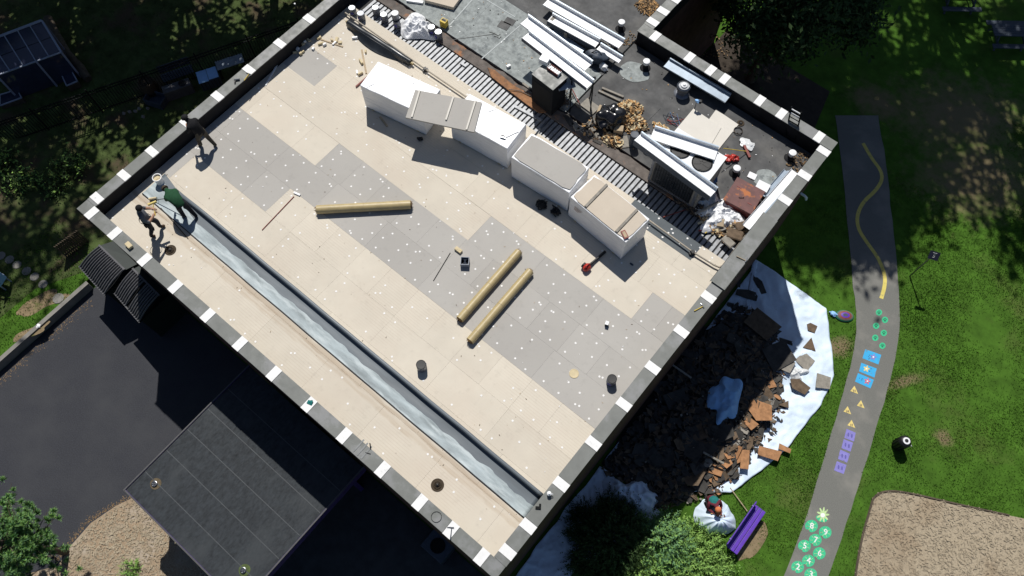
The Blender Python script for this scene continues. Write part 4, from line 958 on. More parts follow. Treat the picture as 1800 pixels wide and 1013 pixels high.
# torn orange planking over the roof edge
tag(MB().prism(ccw(pxy([(857, 119), (870, 124), (905, 152), (932, 166), (952, 184), (964, 197), (948, 199), (926, 184), (892, 158), (864, 136)], LR+.03)), LR+.012, LR+.05).build('torn_sheathing', plank_o), 'torn orange brown sheathing along the old roof edge', 'sheathing')
MB_ = MB().tube([P(894, 157, LR+.1), P(915, 160, LR+.09), P(950, 178, LR+.07)], .015, 6).build('cable', blackp); tag(MB_, 'thin black cable over the orange sheathing', 'cable')
bat((905, 188), (953, 213), 6.505, .11, .05, galv, 'loose metal channel lying across the deck ribs', 'metal_channel', 'channel')
bat((810, 112), (820, 118), 6.505, .1, .05, galv, 'short loose metal clip on the deck ribs', 'metal_clip', 'clip')
rod((960, 214), (934, 246), .016, steel, 'thin steel rod across the deck ribs, left of the pair', 6.56, 'rod', 'steel_rod', .03)
rod((968, 208), (938, 243), .014, steel, 'thin steel rod across the deck ribs, right of the pair', 6.56, 'rod', 'steel_rod', .03)
# plume of twigs under the trough
mb = MB()
for k in range(60):
    c = P(988, 178, LR); a = random.random()*6.28; l = random.uniform(.1, .3); r = abs(random.gauss(0, .2)); q = Vector((c.x+r*math.cos(k), c.y+r*math.sin(k), LR+.03+random.random()*.12))
    mb.bar(q, q+Vector((l*math.cos(a), l*math.sin(a), random.uniform(-.02, .08))), .02, .012)
stuff(mb.build('twig_litter', chipd), 'tangle of brown twigs in the shade of the unit', 'twigs')
# chip piles
def chip_pile(name, c, rx, ry, h, n, mat, label, size=(.05, .14), z=LR, cat='debris', seed=0, mats=None):
    mats = mats or [mat]; mb = MB()
    for k in range(n):
        a = random.random()*6.28; r = math.sqrt(random.random())*(1+.35*mnoise.noise(Vector((math.cos(a)*1.5, math.sin(a)*1.5, seed))))
        hh = h*max(0, 1-r*r)*random.uniform(.55, 1.0)
        d = (random.uniform(*size), random.uniform(*size)*.55, random.uniform(.012, .03))
        rot = Matrix.Rotation(random.random()*6.28, 3, 'Z') @ Matrix.Rotation(random.gauss(0, .45), 3, 'X') @ Matrix.Rotation(random.gauss(0, .3), 3, 'Y')
        mb.box((c.x+rx*r*math.cos(a), c.y+ry*r*math.sin(a), z+.02+hh), d, mi=random.randrange(len(mats)), rot=rot)
    return stuff(mb.build(name, mats), label, cat)
chip_pile('foam_chip_pile', P(1099, 203, LR), .52, .75, .42, 420, chipm, 'heap of tan insulation chips beside the black rubbish bag', mats=[chipm, chipm, foam, chipd], seed=1)
chip_pile('foam_chip_pile', P(1117, 222, LR), .42, .42, .3, 200, chipm, 'tan chips spilling towards the white trough', mats=[chipm, chipm, foam, chipd], seed=2)
chip_pile('foam_chip_pile', P(1078, 248, LR), .42, .26, .18, 90, chipm, 'small heap of tan chips below the rubbish bag', mats=[chipm, foam, chipd], seed=3, size=(.06, .2))
chip_pile('rubble_litter', P(1045, 226, LR), .45, .5, .12, 90, chipd, 'grey and tan rubble left of the rubbish bag', mats=[chipd, chipm, greywood], seed=4, size=(.05, .18))
chip_pile('dry_leaf_pile', P(1138, 13, LR), .55, .42, .10, 420, dryleaf, 'pile of dry brown leaves beside the wing parapet', mats=[dryleaf, chipm, chipd], seed=5, size=(.04, .09))
chip_pile('dry_leaf_pile', P(1406, 285, LR), .5, .45, .05, 160, dryleaf, 'dry leaves in the right hand corner of the old roof', mats=[dryleaf, chipd], seed=6, size=(.03, .08))
chip_pile('dry_leaf_pile', P(1107, 68, LR), .22, .42, .02, 40, dryleaf, 'rusty leaf stain beside the far vent pipe', mats=[dryleaf, chipd], seed=7, size=(.03, .07))
chip_pile('rubble_litter', P(1166, 229, LR), .5, .16, .06, 70, chipm, 'tan rubble along the back of the broad trough', mats=[chipm, foam], seed=9)
t = thing('rubbish_bag', 'full black plastic rubbish bag among the tan chips', 'bag', P(1069, 216, LR), 0); MB().blob((0, 0, .32), (.45, .50, .36), .30, 4, seed=3, flat=-.32).build('bag_body', blackbag, t, smooth=True); MB().blob((.05, .1, .68), (.10, .08, .10), .4, 2, seed=5).build('tied_neck', blackbag, t)
tag(MB().box((0, 0, .15), (.34, .26, .28)).build('pale_carton', wood, None, P(1086, 233, LR), R(30), bevel=.012), 'crushed pale carton between rubbish bag and trough', 'carton')
for k, (x, y, w_, l_, rz) in enumerate([(1050, 250, .35, .12, 10), (1097, 250, .35, .5, 50), (1040, 240, .3, .2, 20), (1020, 226, .25, .14, 70), (1000, 212, .55, .22, -25), (1012, 222, .4, .2, -30)]):
    tag(MB().box((0, 0, .015), (w_, l_, .02), taper=.9).build('felt_scrap', greywood if k % 2 else felt, None, P(x, y, LR+.012), R(rz)), 'torn grey felt scrap along the old roof edge', 'scrap', 'felt scraps on the old roof edge')
# vents
def vent(px, py, r, h, label):
    p = P(px, py, LR+h); t = thing('vent_pipe', label, 'vent', (p.x, p.y, LR), 0)
    MB().lathe([(r*2.1, .0), (r*2.0, .012), (r*1.15, .05), (r, .06), (r, h-.1), (r*.98, h-.1)], 18).build('pipe', flash, t, smooth=True)
    MB().lathe([(r*1.15, h-.16), (r*1.35, h-.06), (r*1.3, h-.01), (r*.9, h), (.01, h+.004)], 18).build('cap', whitep, t, smooth=True); return t
vent(1093, 38, .10, .42, 'white capped vent pipe nearest the wing parapet'); vent(1137, 107, .10, .42, 'white capped vent pipe beside the pale repair patch')
vent(1394, 268, .10, .36, 'white capped vent pipe in the right hand roof corner'); vent(1296, 295, .10, .36, 'white capped vent pipe beside the broom')
tag(radial_sheet('repair_patch', blobpoly(P(1117, 128, LR), .62, .42, 36, .15, 2, .3), oldroof, lambda x, y, r: LR+.004, 4, 40), 'pale round repair patch around the vent pipe', 'patch')
tag(radial_sheet('repair_patch', blobpoly(P(1346, 314, LR), .42, .40, 36, .1, 5, .3), oldroof, lambda x, y, r: LR+.004, 4, 40), 'round grey patch beside the white box', 'patch')
p = P(1203, 149, LR+.5); t = thing('exhaust_vent', 'large round steel exhaust vent near the shaded trough', 'vent', (p.x, p.y, LR), 0)
MB().lathe([(.30, 0), (.28, .03), (.19, .06), (.18, .3)], 22).build('base', canlab, t, smooth=True); MB().lathe([(.22, .28), (.255, .30), (.255, .42), (.20, .46), (.20, .44), (.12, .44)], 22).build('hood', steel, t, smooth=True); MB().lathe([(.13, .44), (.12, .48), (.06, .5), (.05, .53), (.01, .54)], 16).build('crown', whitep, t, smooth=True)
# big rooftop unit
a, b = P(1137, 318, LR), P(1193, 353, LR); rz, L = frame2(a, b); H = 1.45; D_ = 1.5
t = thing('rooftop_unit', 'big rooftop cooling unit with two fans under white troughs', 'air unit', (a.x, a.y, LR), rz); L = 1.95
MB().box((L/2, D_/2, .06), (L*.97, D_*.97, .12)).build('curb', flash, t); MB().box((L/2, D_/2, .12+(H-.12)/2), (L, D_, H-.12)).build('casing', greywood, t, bevel=.012)
MB().box((L/2, D_/2+.01, H+.012), (L+.03, D_+.03, .024)).build('top_panel', whitep, t, bevel=.006)
MB().box((L*.47, -.006, .76), (L*.80, .012, 1.1)).build('coil_panel', membrane, t); MB().box((L*.93, -.012, .76), (.10, .03, 1.2)).build('corner_post', canlab, t); MB().box((.05, -.012, .76), (.08, .03, 1.2)).build('corner_post', canlab, t)
for z_ in (.15, 1.38): MB().box((L*.5, -.014, z_), (L*.9, .03, .05)).build('rail', canlab, t)
for k in range(16): MB().box((L*.1+k*L*.05, -.016, .76), (.012, .012, 1.1)).build('guard_bar', fence_m, t)
for fx in (.28, .72):
    MB().lathe([(.34, H+.026), (.36, H+.05), (.33, H+.05), (.31, H+.028)], 28, c=(L*fx, D_*.55, 0), cap=False).build('fan_ring', fence_m, t); MB().lathe([(.31, H+.027), (.05, H+.03)], 28, c=(L*fx, D_*.55, 0)).build('fan_well', blackp, t)
    for k in range(5): MB().box((L*fx+.16*math.cos(k*1.257), D_*.55+.16*math.sin(k*1.257), H+.034), (.24, .10, .006), k*1.257).build('fan_blade', blackp, t)
for (x, y, r) in [(1115, 243, .13), (1139, 246, .17)]:
    pass
can(1116, 236, LR, .15, .6, 'dark drum standing at the left end of the long trough', lid=navy, bodym=navy, name='drum', cat='drum', handle=False)
can(1140, 243, LR, .19, .42, 'pale grey drum behind the long trough', lid=canlab, bodym=canlab, name='drum', cat='drum', handle=False)
# cream panels
for quad, z_, lab in [([(1219, 191), (1268, 224), (1232, 285), (1181, 236)], .06, 'cream insulation panel with a cable on it'), ([(1259, 192.5), (1298, 219), (1263, 263), (1224, 240)], .03, 'cream insulation panel nearest the coil of wire')]:
    tag(MB().prism(ccw(pxy(quad, LR+z_)), LR+z_-.03, LR+z_).build('insulation_sheet', creamy), lab, 'panel')
p = P(1226, 176, LR+.5); t = thing('cable_stub', 'thin conduit stub with blue tape beside the cream panel', 'conduit', (p.x, p.y, LR), 0); MB().tube([(0, 0, 0), (0, 0, .45), (.05, .05, .5), (.12, .08, .46)], .02, 8).build('conduit', canlab, t); MB().blob((.02, 0, .45), (.10, .06, .05), .4, 2).build('tape', bluetarp, t); MB().blob((.1, .06, .42), (.09, .08, .07), .2, 2).build('socket', blackp, t)
for k, m_ in enumerate([dkred, navy, redp, navy, bluep]):
    c = P(1188, 214, LR); pts = [(c.x+.35*math.cos(i*.8+k)+random.gauss(0, .08), c.y+.2*math.sin(i*.9+k*2)+random.gauss(0, .06), LR+.012+.004*k) for i in range(9)]
    tag(MB().tube(pts, .009, 5).build('loose_wire', m_), 'thin loose wire tangled behind the cream panels', 'wire', 'tangled wires behind the cream panels')
for r in (.15, .13, .17):
    pass
tag(MB().tube([(.16*math.cos(k*.45)*(1+.02*math.sin(k)), .16*math.sin(k*.45), .012+.0012*k) for k in range(44)], .008, 5).build('wire_coil', cl_brown, None, P(1297, 231, LR)), 'coil of thin brown wire near the cream panels', 'wire')
t = thing('roof_drain', 'old roof drain in a stained hollow near the wire coil', 'drain', P(1302, 217, LR), 0); MB().lathe([(.14, .004), (.13, .02), (.09, .02), (.07, .006)], 18).build('ring', cl_brown, t); MB().lathe([(.07, .008), (.03, .04), (.01, .04)], 12).build('strainer', blackp, t)
# broom
hd0, hd1 = P(1308, 256, LR+.06), P(1318, 277, LR+.06); c = (hd0+hd1)/2; top = P(1272, 261, LR+.75)
t = thing('push_broom', 'red headed push broom with yellow handle near the panels', 'broom', (0, 0, 0)); MB().bar(hd0, hd1, .09, .06).build('head', dkred, t); MB().bar(hd0-Vector((0, 0, .05)), hd1-Vector((0, 0, .05)), .08, .06).build('bristles', blackp, t); MB().tube([c, top], .014, 8).build('handle', yellow, t)
tag(MB().blob((0, 0, .04), (.26, .18, .04), .35, 3, seed=12).build('clear_wrapper', sheet_m, None, P(1313, 255, LR), smooth=True), 'crumpled clear wrapper behind the broom head', 'wrapper')
for (x, y, s) in [(1278, 280, 1), (1291, 280, 2)]:
    tag(MB().blob((0, 0, .07), (.15, .14, .09), .28, 3, seed=s).tube([(-.1, 0, .1), (0, .05, .17), (.1, 0, .1)], .02, 6).build('red_cable_reel', redp, None, P(x, y, LR), smooth=False), 'red plastic tool beside the broom, %s of two' % ('left' if s == 1 else 'right'), 'tool')
# blue tote, lid, box, hatch
t = thing('blue_tote', 'blue plastic tote tucked beside the big rooftop unit', 'tote', P(1247, 311, LR+.35), R(35)); t.location.z = LR; MB().box((0, 0, .17), (.50, .34, .34), taper=1.06).build('tub', bluep, t, bevel=.03); MB().box((0, 0, .355), (.56, .40, .04)).build('lid', bluep, t, bevel=.018)
tag(MB().box((0, 0, .02), (.30, .26, .035)).build('square_cover', whitep, None, P(1322, 310, LR), R(10), bevel=.015), 'square white lid above the rusty hatch', 'lid')
tag(MB().box((0, 0, .15), (.44, .36, .30)).build('white_box', whitep, None, P(1337, 335, LR), R(8), bevel=.01), 'white box standing beside the rusty hatch', 'box')
hq = [P(x, y, LR+.42) for x, y in [(1277, 348.5), (1306, 312), (1336, 344), (1315, 371)]]; c = sum(hq, Vector())/4
t = thing('roof_hatch', 'rust brown steel roof hatch with a small handle', 'hatch', (c.x, c.y, LR), R(6)); MB().box((0, 0, .18), (.98, .98, .36)).build('curb', dkred, t); MB().box((0, 0, .39), (1.08, 1.08, .06)).build('lid', rust, t, bevel=.01); MB().tube([(-.12, -.18, .42), (-.10, -.18, .46), (.02, -.1, .46), (.02, -.1, .42)], .012, 6).build('handle', blackp, t); MB().box((-.3, .2, .425), (.16, .03, .01)).build('hinge', dkred, t); MB().box((.3, -.2, .425), (.16, .03, .01)).build('hinge', dkred, t)
# crumpled sheeting
def crumple(c, rx, ry, h, mat, label, z, seed, rot=0, name='plastic_sheeting', n=120, rings=30, cat='sheeting', fr=1.0):
    poly = blobpoly((c.x, c.y), rx, ry, 60, .35, seed, rot)
    def zf(x, y, r):
        q = Vector((x*2.3*fr, y*2.3*fr, seed)); a = abs(mnoise.noise(q)); b_ = abs(mnoise.noise(q*2.6)); e = abs(mnoise.noise(q*4.5))*.7
        return z+.01+h*(1-r**3)*(.25+1.3*(.55-a)+.5*(.4-b_)+.2*(.3-e))*.9+.012*(1-e)
    o = radial_sheet(name, poly, mat, lambda x, y, r: max(z+.006, zf(x, y, r)), rings, n, .12)
    return tag(o, label, cat)
crumple(P(735, 49, LR), .80, .56, .40, wrap, 'glossy clear plastic sheeting beside the cans', LR-.03, 3, .4)
crumple(P(1268, 377, LR), .80, .62, .34, wrap, 'crumpled white plastic sheeting between unit and rusty hatch', LR, 5, .9, fr=1.25)
crumple(P(1238, 352, LR), .38, .62, .3, sheet_m, 'crumpled clear sheeting in the shade of the big unit', LR, 9, .2)
chip_pile('roof_rubble', P(1290, 402, LR), .62, .55, .20, 150, chipd, 'tan and brown roofing rubble in the corner by the cap', mats=[chipd, chipm, feltb, foam, greywood], seed=12, size=(.07, .26))
chip_pile('roof_rubble', P(1250, 398, LR), .5, .22, .12, 70, chipd, 'tan rubble along the end of the deck ribs', mats=[chipd, chipm, foam], seed=13, size=(.06, .2))
chip_pile('roof_rubble', P(1216, 357, LR), .75, .38, .18, 200, chipd, 'dark rubble in the shade below the big unit', mats=[chipd, felt, feltb], seed=14, size=(.06, .28))
chip_pile('roof_rubble', P(1340, 375, LR), .12, .75, .08, 90, chipd, 'grey rubble strip beside the white trough', mats=[chipd, foam, greywood], seed=15, size=(.05, .14))
for k, (x, y, w_, l_, rz, m_) in enumerate([(1292, 412, .55, .42, 20, feltb), (1303, 398, .40, .30, 60, feltb), (1280, 425, .45, .30, -10, greywood), (1264, 392, .35, .3, 30, wood)]):
    tag(MB().box((0, 0, .02), (w_, l_, .03), taper=.85, rot=Matrix.Rotation(R(rz), 3, 'Z') @ Matrix.Rotation(random.uniform(-.25, .25), 3, 'X')).build('broken_board', m_, None, P(x, y, LR+.20)), 'broken brown board on the roof rubble by the loose cap', 'board', 'broken boards on the roof rubble')
rod((1165, 383), (1217, 366), .02, dkred, 'long dull red pry bar across the shaded ribs', 6.56, 'pry bar', 'pry_bar', .02)
rod((1222, 377), (1262, 357), .05, greywood, 'pale timber post lying in the crumpled sheeting', LR+.22, 'post', 'timber_post')
t = thing('bolt_cutter', 'red and yellow bolt cutter on the deck ribs', 'tool', P(1250, 402, 6.56), R(65)); MB().tube([(-.3, .06, .03), (0, .01, .03), (.1, 0, .03)], .018, 6).build('handle', yellow, t); MB().tube([(-.3, -.08, .03), (0, -.01, .03)], .018, 6).build('handle', yellow, t); MB().box((.14, 0, .03), (.14, .06, .04)).build('jaw', redp, t); MB().tube([(-.45, .10, .03), (-.3, .06, .03)], .022, 6).build('grip', redp, t)
# upper left of the old roof
tag(MB().prism(ccw(pxy([(746, 0), (797, 13), (818, -16), (768, -30)], LR+.16)), LR+.01, LR+.16).build('cream_board_stack', [tan2]), 'stack of cream boards at the top of the old roof', 'boards')
bat((715, 2), (744, 6), LR, .12, .08, whitep, 'white offcut beside the cream boards', 'offcut', 'offcut')
tag(MB().blob((0, 0, .03), (.12, .05, .03), .2, 2, seed=2).build('grey_offcut', greywood, None, P(726, 26, LR)), 'small grey offcut above the plastic sheeting', 'offcut')
t = thing('yellow_tin', 'square yellow tin with dark opening beside the cans', 'tin', P(780, 36, LR+.3), R(8)); t.location.z = LR; MB().box((0, 0, .15), (.26, .22, .30)).build('body', yellow, t, bevel=.01); MB().box((0, .02, .302), (.18, .12, .006)).build('opening', blackp, t); MB().tube([(-.1, 0, .3), (0, 0, .34), (.1, 0, .3)], .01, 6).build('handle', blackp, t)
tag(MB().box((0, 0, .05), (.16, .10, .10)).build('white_tub', whitep, None, P(894, 118, LR), R(70), bevel=.01), 'tiny white tub alone on the grey old roofing', 'tub')
for (x, y, s) in [(868, 60, .2), (873, 66, .12)]:
    tag(MB().tube([(-s, 0, .012), (0, .03, .014), (s, .0, .012), (s*1.1, .12, .012)], .008, 5).build('bent_wire', cl_brown, None, P(x, y, LR), R(10)), 'bent brown wire on the grey old roofing', 'wire', 'bent wires on the old roofing')
for (x, y, r1) in [(886, 45, .22), (896, 38, .2)]:
    tag(MB().box((0, 0, .004), (r1*2, r1*1.6, .006)).build('square_patch', darkroof, None, P(x, y, LR), R(10)), 'square dark patch on the grey old roofing', 'patch', 'square patches on the old roofing')
rnd = random.Random(5)
for k in range(16):
    x, y = rnd.uniform(790, 960), rnd.uniform(40, 130)
# ladder leaning over the north east parapet
f0, f1 = P(1380, 240, LR), P(1397, 250, LR); t0, t1 = P(1391.5, 188, PT+.55), P(1408.5, 197.5, PT+.55)
t = thing('ladder', 'dark ladder leaning over the north east parapet', 'ladder', (0, 0, 0))
for f, q in ((f0, t0), (f1, t1)): MB().bar(f, q, .07, .035, up=(t1-t0)).build('rail', fence_m, t)
for k in range(8):
    s = .06+.125*k; MB().tube([f0.lerp(t0, s), f1.lerp(t1, s)], .017 if k < 6 else .024, 8).build('rung', fence_m if k < 6 else whitep, t)
# litter specks on the old roof
mb = MB()
for k in range(260):
    u_, v_ = random.uniform(1, 18), random.uniform(14.1, 18.0)
    s = random.uniform(.008, .028); mb.box((u_, v_, LR+.012), (s*2, s, .01), random.random()*3, mi=k % 3)
stuff(mb.build('roof_litter', [whitep, chipm, felt]), 'tiny scraps of litter scattered on the old roofing', 'litter')
mb = MB()
for k in range(240):
    u_, v_ = random.uniform(.7, 17.9), random.uniform(.6, 12.5); s = random.uniform(.006, .018)
    mb.box((u_, v_, DK+.008), (s*3, s, .008), random.random()*3, mi=k % 3)
stuff(mb.build('board_litter', [wood, chipd, whitep]), 'tiny scraps scattered over the new boards', 'litter')

# ================================================================== things on the ground
# tarpaulins
TP = [(18.72, 17.2)]+pxy([(1322, 453), (1375, 487), (1452, 543), (1457, 580), (1467, 660), (1442, 713), (1382, 790), (1336, 829), (1285, 866)], .05)+[(21.6, 7.0), (20.0, 6.4), (18.72, 6.2)]
def wrinkle(amp, s, seed, z0=.012):
    def f(x, y, r):
        q = Vector((x*s, y*s, seed)); a = 1-abs(mnoise.noise(q))*2.2; b = 1-abs(mnoise.noise(q*2.7+Vector((9, 2, 0))))*2.2
        d = mnoise.noise(Vector(((x+y)*3.2, (x-y)*.8, seed)))
        return z0+amp*(max(0, a)*.6+max(0, b)*.3+.35*max(0, d))
    return f
o = radial_sheet('white_tarpaulin', TP, tarp_m, wrinkle(.12, .9, 2), 60, 320, .04, .004); tag(o, 'large white tarpaulin spread under the debris beside the wall', 'tarpaulin')
TP2 = [(18.72, 5.9), (18.72, 1.0), (18.9, -.6), (19.6, -1.0), (20.4, .6), (20.3, 2.6), (21.2, 4.2), (22.2, 5.2), (22.0, 6.0), (20.6, 5.9)]
o = radial_sheet('white_tarpaulin', TP2, tarp_m, wrinkle(.11, 1.3, 7, .016), 34, 200, .12, .004); tag(o, 'shaded blue looking tarpaulin strip along the wall near the dark juniper', 'tarpaulin')
HP = pxy([(1200, 590), (1290, 545), (1350, 565), (1366, 610), (1368, 660), (1362, 700), (1346, 750), (1320, 797), (1278, 838), (1232, 868), (1190, 885), (1150, 890), (1100, 855), (1060, 815), (1100, 745)])
hc = Vector(P(1235, 735)[:2])
def heap_z(x, y, r):
    n_ = mnoise.noise(Vector((x*.9, y*.9, 1)))*.5+mnoise.noise(Vector((x*2.6, y*2.6, 4)))*.3+mnoise.noise(Vector((x*7, y*7, 4)))*.12
    return .03+max(0, (1-r**2.2))*(.55+.45*n_)
hp = radial_sheet('debris_heap', HP, heap_m, heap_z, 30, 150, .3, center=hc); stuff(hp, 'dark heap of torn roofing debris on the tarpaulin', 'debris')
HPb = resample(HP, 90)
def hz(x, y):
    v = Vector((x, y))-hc; best = 1e9; ang = math.atan2(v.y, v.x); R_ = 3
    for p in HPb:
        w = p-hc; da = abs((math.atan2(w.y, w.x)-ang+math.pi) % (2*math.pi)-math.pi)
        if da < best: best = da; R_ = w.length
    return v.length/R_
def shard(mb, c, d, mi, tilt=.5):
    rot = Matrix.Rotation(random.random()*6.28, 3, 'Z') @ Matrix.Rotation(random.gauss(0, tilt), 3, 'X') @ Matrix.Rotation(random.gauss(0, tilt*.7), 3, 'Y')
    k = random.random(); n = random.choice((3, 4, 4, 5)); pts = []
    for i in range(n):
        a = 2*math.pi*i/n+random.uniform(-.3, .3); rr = random.uniform(.7, 1.1); pts.append((rr*math.cos(a)*d[0]/1.5, rr*math.sin(a)*d[1]/1.5))
    t_ = d[2]/2; vs = [rot @ Vector((p[0], p[1], -t_))+Vector(c) for p in pts]+[rot @ Vector((p[0], p[1], t_))+Vector(c) for p in pts]
    mb.add(vs, [tuple(range(n, 2*n)), tuple(range(n-1, -1, -1))]+[(i, (i+1) % n, n+(i+1) % n, n+i) for i in range(n)], mi)
mb = MB(); cnt = 0
while cnt < 2300:
    x, y = random.uniform(18.8, 23.7), random.uniform(5.8, 15.2); r = hz(x, y)
    if r > 1.06: continue
    z = heap_z(x, y, min(1, r))+random.uniform(.0, .07); cnt += 1; k = random.random()
    if k < .62: shard(mb, (x, y, z+.02), (random.uniform(.14, .40), random.uniform(.12, .30), .014), random.choice((0, 0, 1, 0)), .35)
    elif k < .82: shard(mb, (x, y, z+.02), (random.uniform(.15, .45), random.uniform(.02, .05), .012), random.choice((1, 1, 2, 3)), .35)
    else: shard(mb, (x, y, z+.01), (random.uniform(.05, .12), random.uniform(.04, .1), .02), random.choice((2, 3, 1, 4)))
stuff(mb.build('debris_fragments', [felt, feltb, chipd, feltb, greywood]), 'countless torn fragments of felt and board covering the heap', 'debris')
mb = MB()
for k in range(230):
    x, y = random.gauss(22.75, .35), random.uniform(7.2, 12.6); r = hz(x, y)
    x = random.uniform(20.9, 23.6) if k % 3 == 0 else x
    r = hz(x, y)
    if r > 1.18: continue
    shard(mb, (x, y, heap_z(x, y, min(1, r))+random.uniform(.02, .10)), (random.uniform(.08, .24), random.uniform(.06, .2), .016), random.choice((0, 0, 1, 1, 2, 3)))
stuff(mb.build('board_fragments', [feltb, felt, shard_t, chipd]), 'tan and orange board fragments on the sunlit edge of the heap', 'debris')
def sheetpiece(px, py, w, l, rz, mat, label, z=None, tilt=(0, 0), n=None, group=None, name='roofing_sheet', seed=0, thick=.022):
    p = P(px, py, 0); r = hz(p.x, p.y); zz = (heap_z(p.x, p.y, min(1, r))+.06 if r < 1 else .10) if z is None else z
    p = P(px, py, zz); rr = random.Random(seed+px); n = n or rr.choice((4, 5, 6)); pts = []
    for i in range(n):
        a = 2*math.pi*(i+.5)/n+rr.uniform(-.22, .22); s = rr.uniform(.85, 1.12)*1.30
        pts.append((max(-.5, min(.5, .5*s*math.cos(a)))*w, max(-.5, min(.5, .5*s*math.sin(a)))*l))
    o = MB().prism(ccw(pts), -thick/2, thick/2).build(name, mat, None, p, R(rz)); o.rotation_euler[0], o.rotation_euler[1] = tilt
    return tag(o, label, 'roofing sheet', group)
S = sheetpiece
S(1334, 499, .95, .34, -35, felt, 'long black felt piece on the upper tarpaulin', n=5); S(1313, 517, .9, .42, 20, felt, 'broad black felt piece on the upper tarpaulin near the wall', n=6); S(1299, 492, .7, .16, -60, felt, 'narrow black felt strip beside the wall on the upper tarpaulin', n=4)
S(1341, 571, 1.35, .95, -2, feltb, 'large brown board on the shaded edge of the heap', n=4, z=.40); S(1305, 565, .8, .55, -25, felt, 'black felt sheet left of the large brown board', n=5); S(1321, 585, .6, .5, 20, felt, 'black felt square under the large brown board', n=4)
S(1372, 625, 1.1, 1.2, -30, felt, 'big black felt sheet at the shadow edge', n=4, z=.35); S(1382, 601, .6, .2, 20, felt, 'thin black felt strip pointing at the bright tarpaulin', n=4)
S(1426, 576, .42, .36, 10, feltb, 'small brown board alone on the bright tarpaulin', n=5); S(1422, 607, .55, .6, 50, feltb, 'brown triangular board on the bright tarpaulin', n=3); S(1414, 634, .75, .62, -10, greywood, 'grey brown square board on the bright tarpaulin', n=4)
S(1446, 672, .62, .66, 25, greywood, 'grey board at the outer edge of the bright tarpaulin', n=4, z=.14); S(1405, 678, .85, .5, 5, feltb, 'dark brown board between bright tarpaulin and heap', n=5, z=.2); S(1385, 640, .5, .7, 10, greywood, 'pale grey board on the sunlit corner of the heap', n=5, z=.3)
S(1336, 722, .95, .85, 30, shard_t, 'large orange fibre board on the sunlit heap', n=5, z=.55); S(1320, 745, .5, .45, 0, shard_t, 'orange fibre board left of the large one', n=4, z=.5); S(1378, 788, .55, .25, 15, shard_t, 'orange board scrap at the tarpaulin edge', n=4, z=.2); S(1353, 797, .9, .45, 25, shard_t, 'flat orange board low on the sunlit heap', n=4, z=.25)
S(1309, 808, .35, .8, 30, shard_t, 'upright orange board scrap among black felt', n=4, z=.35); S(1258, 827, .55, .4, 20, shard_t, 'orange board end near the shadow edge of the heap', n=4, z=.3); S(1380, 711, .55, .3, 40, feltb, 'brown board scrap pointing onto the bright tarpaulin', n=3, z=.2)
big = random.Random(3)
for k in range(64):
    t_ = big.random(); px = 1262+(1372-1262)*t_+big.uniform(-22, 26); py = 845-(845-660)*t_+big.uniform(-30, 22)
    p = P(px, py)
    if hz(p.x, p.y) > 1.10: continue
    m_, w_ = big.choice(((felt, 'black felt'), (felt, 'black felt'), (feltb, 'dark brown board'), (feltb, 'dark brown board'), (greywood, 'grey board'), (shard_t, 'orange board')))
    S(px, py, big.uniform(.34, .72), big.uniform(.28, .58), big.uniform(0, 180), m_, 'broken %s piece on the sunlit side of the debris heap' % w_, tilt=(big.gauss(0, .3), big.gauss(0, .3)), group='%s pieces on the sunlit heap' % w_, seed=k)
for k in range(62):
    px, py = big.uniform(1120, 1355), big.uniform(575, 850); p = P(px, py)
    if hz(p.x, p.y) > .92: continue
    S(px, py, big.uniform(.45, 1.0), big.uniform(.35, .8), big.uniform(0, 180), big.choice((felt, felt, felt, feltb)), 'dark torn felt sheet in the shaded part of the debris heap', tilt=(big.gauss(0, .22), big.gauss(0, .22)), group='felt sheets on the shaded heap', seed=100+k)
for (a, b, lab) in [((1236, 795), (1272, 815), 'pale plank sticking out of the shaded heap'), ((1245, 690), (1285, 720), 'thin lath lying across the shaded heap'), ((1180, 640), (1215, 665), 'thin lath on the heap beside the wall')]:
    p, q = P(*a, .75), P(*b, .6); tag(MB().bar((p.x, p.y, .75), (q.x, q.y, .62), .07, .03).build('plank', greywood), lab, 'plank')
crumple(P(1277, 703, .7), .62, .95, .35, bluetarp, 'light blue cloth lying on the dark heap', .66, 17, .2, 'blue_cloth', cat='cloth', fr=.45)
crumple(P(1098, 872, .2), 1.2, .75, .5, tarp_m, 'bunched pale tarpaulin at the lower end of the heap', .05, 23, .5, 'bunched_tarpaulin', cat='tarpaulin', fr=.55)
crumple(P(1395, 655, .1), .5, .3, .16, sheet_m, 'small crumpled plastic scrap beside the brown board', .08, 29, .5, 'plastic_scrap', cat='plastic')
# purple bench
c = (P(1328.7, 893, .45)+P(1339, 901, .45)+P(1294.8, 969.5, .45)+P(1284.5, 961.6, .45))/4
t = thing('park_bench', 'purple park bench with slatted back beside the footpath lawn', 'bench', (c.x, c.y, 0), R(90))
for k, y in enumerate((-.15, 0, .15)): MB().box((0, y, .45), (1.95, .135, .045)).build('seat_slat', purple, t, bevel=.012)
for z_, y in ((.62, .27), (.80, .31)): MB().box((0, y, z_), (1.95, .035, .13)).build('back_slat', purple, t, bevel=.01)
for x in (-.75, .75):
    MB().box((x, 0, .40), (.06, .46, .06)).build('seat_bearer', purple, t); MB().box((x, -.16, .19), (.06, .06, .38)).build('leg', purple, t); MB().bar((x, .18, 0), (x, .33, .88), .06, .05).build('leg', purple, t)
rod((1283, 858), (1313, 899), .02, wood, 'pale wooden tool handle lying between heap and bench', .03, 'pole', 'wooden_pole', .02)
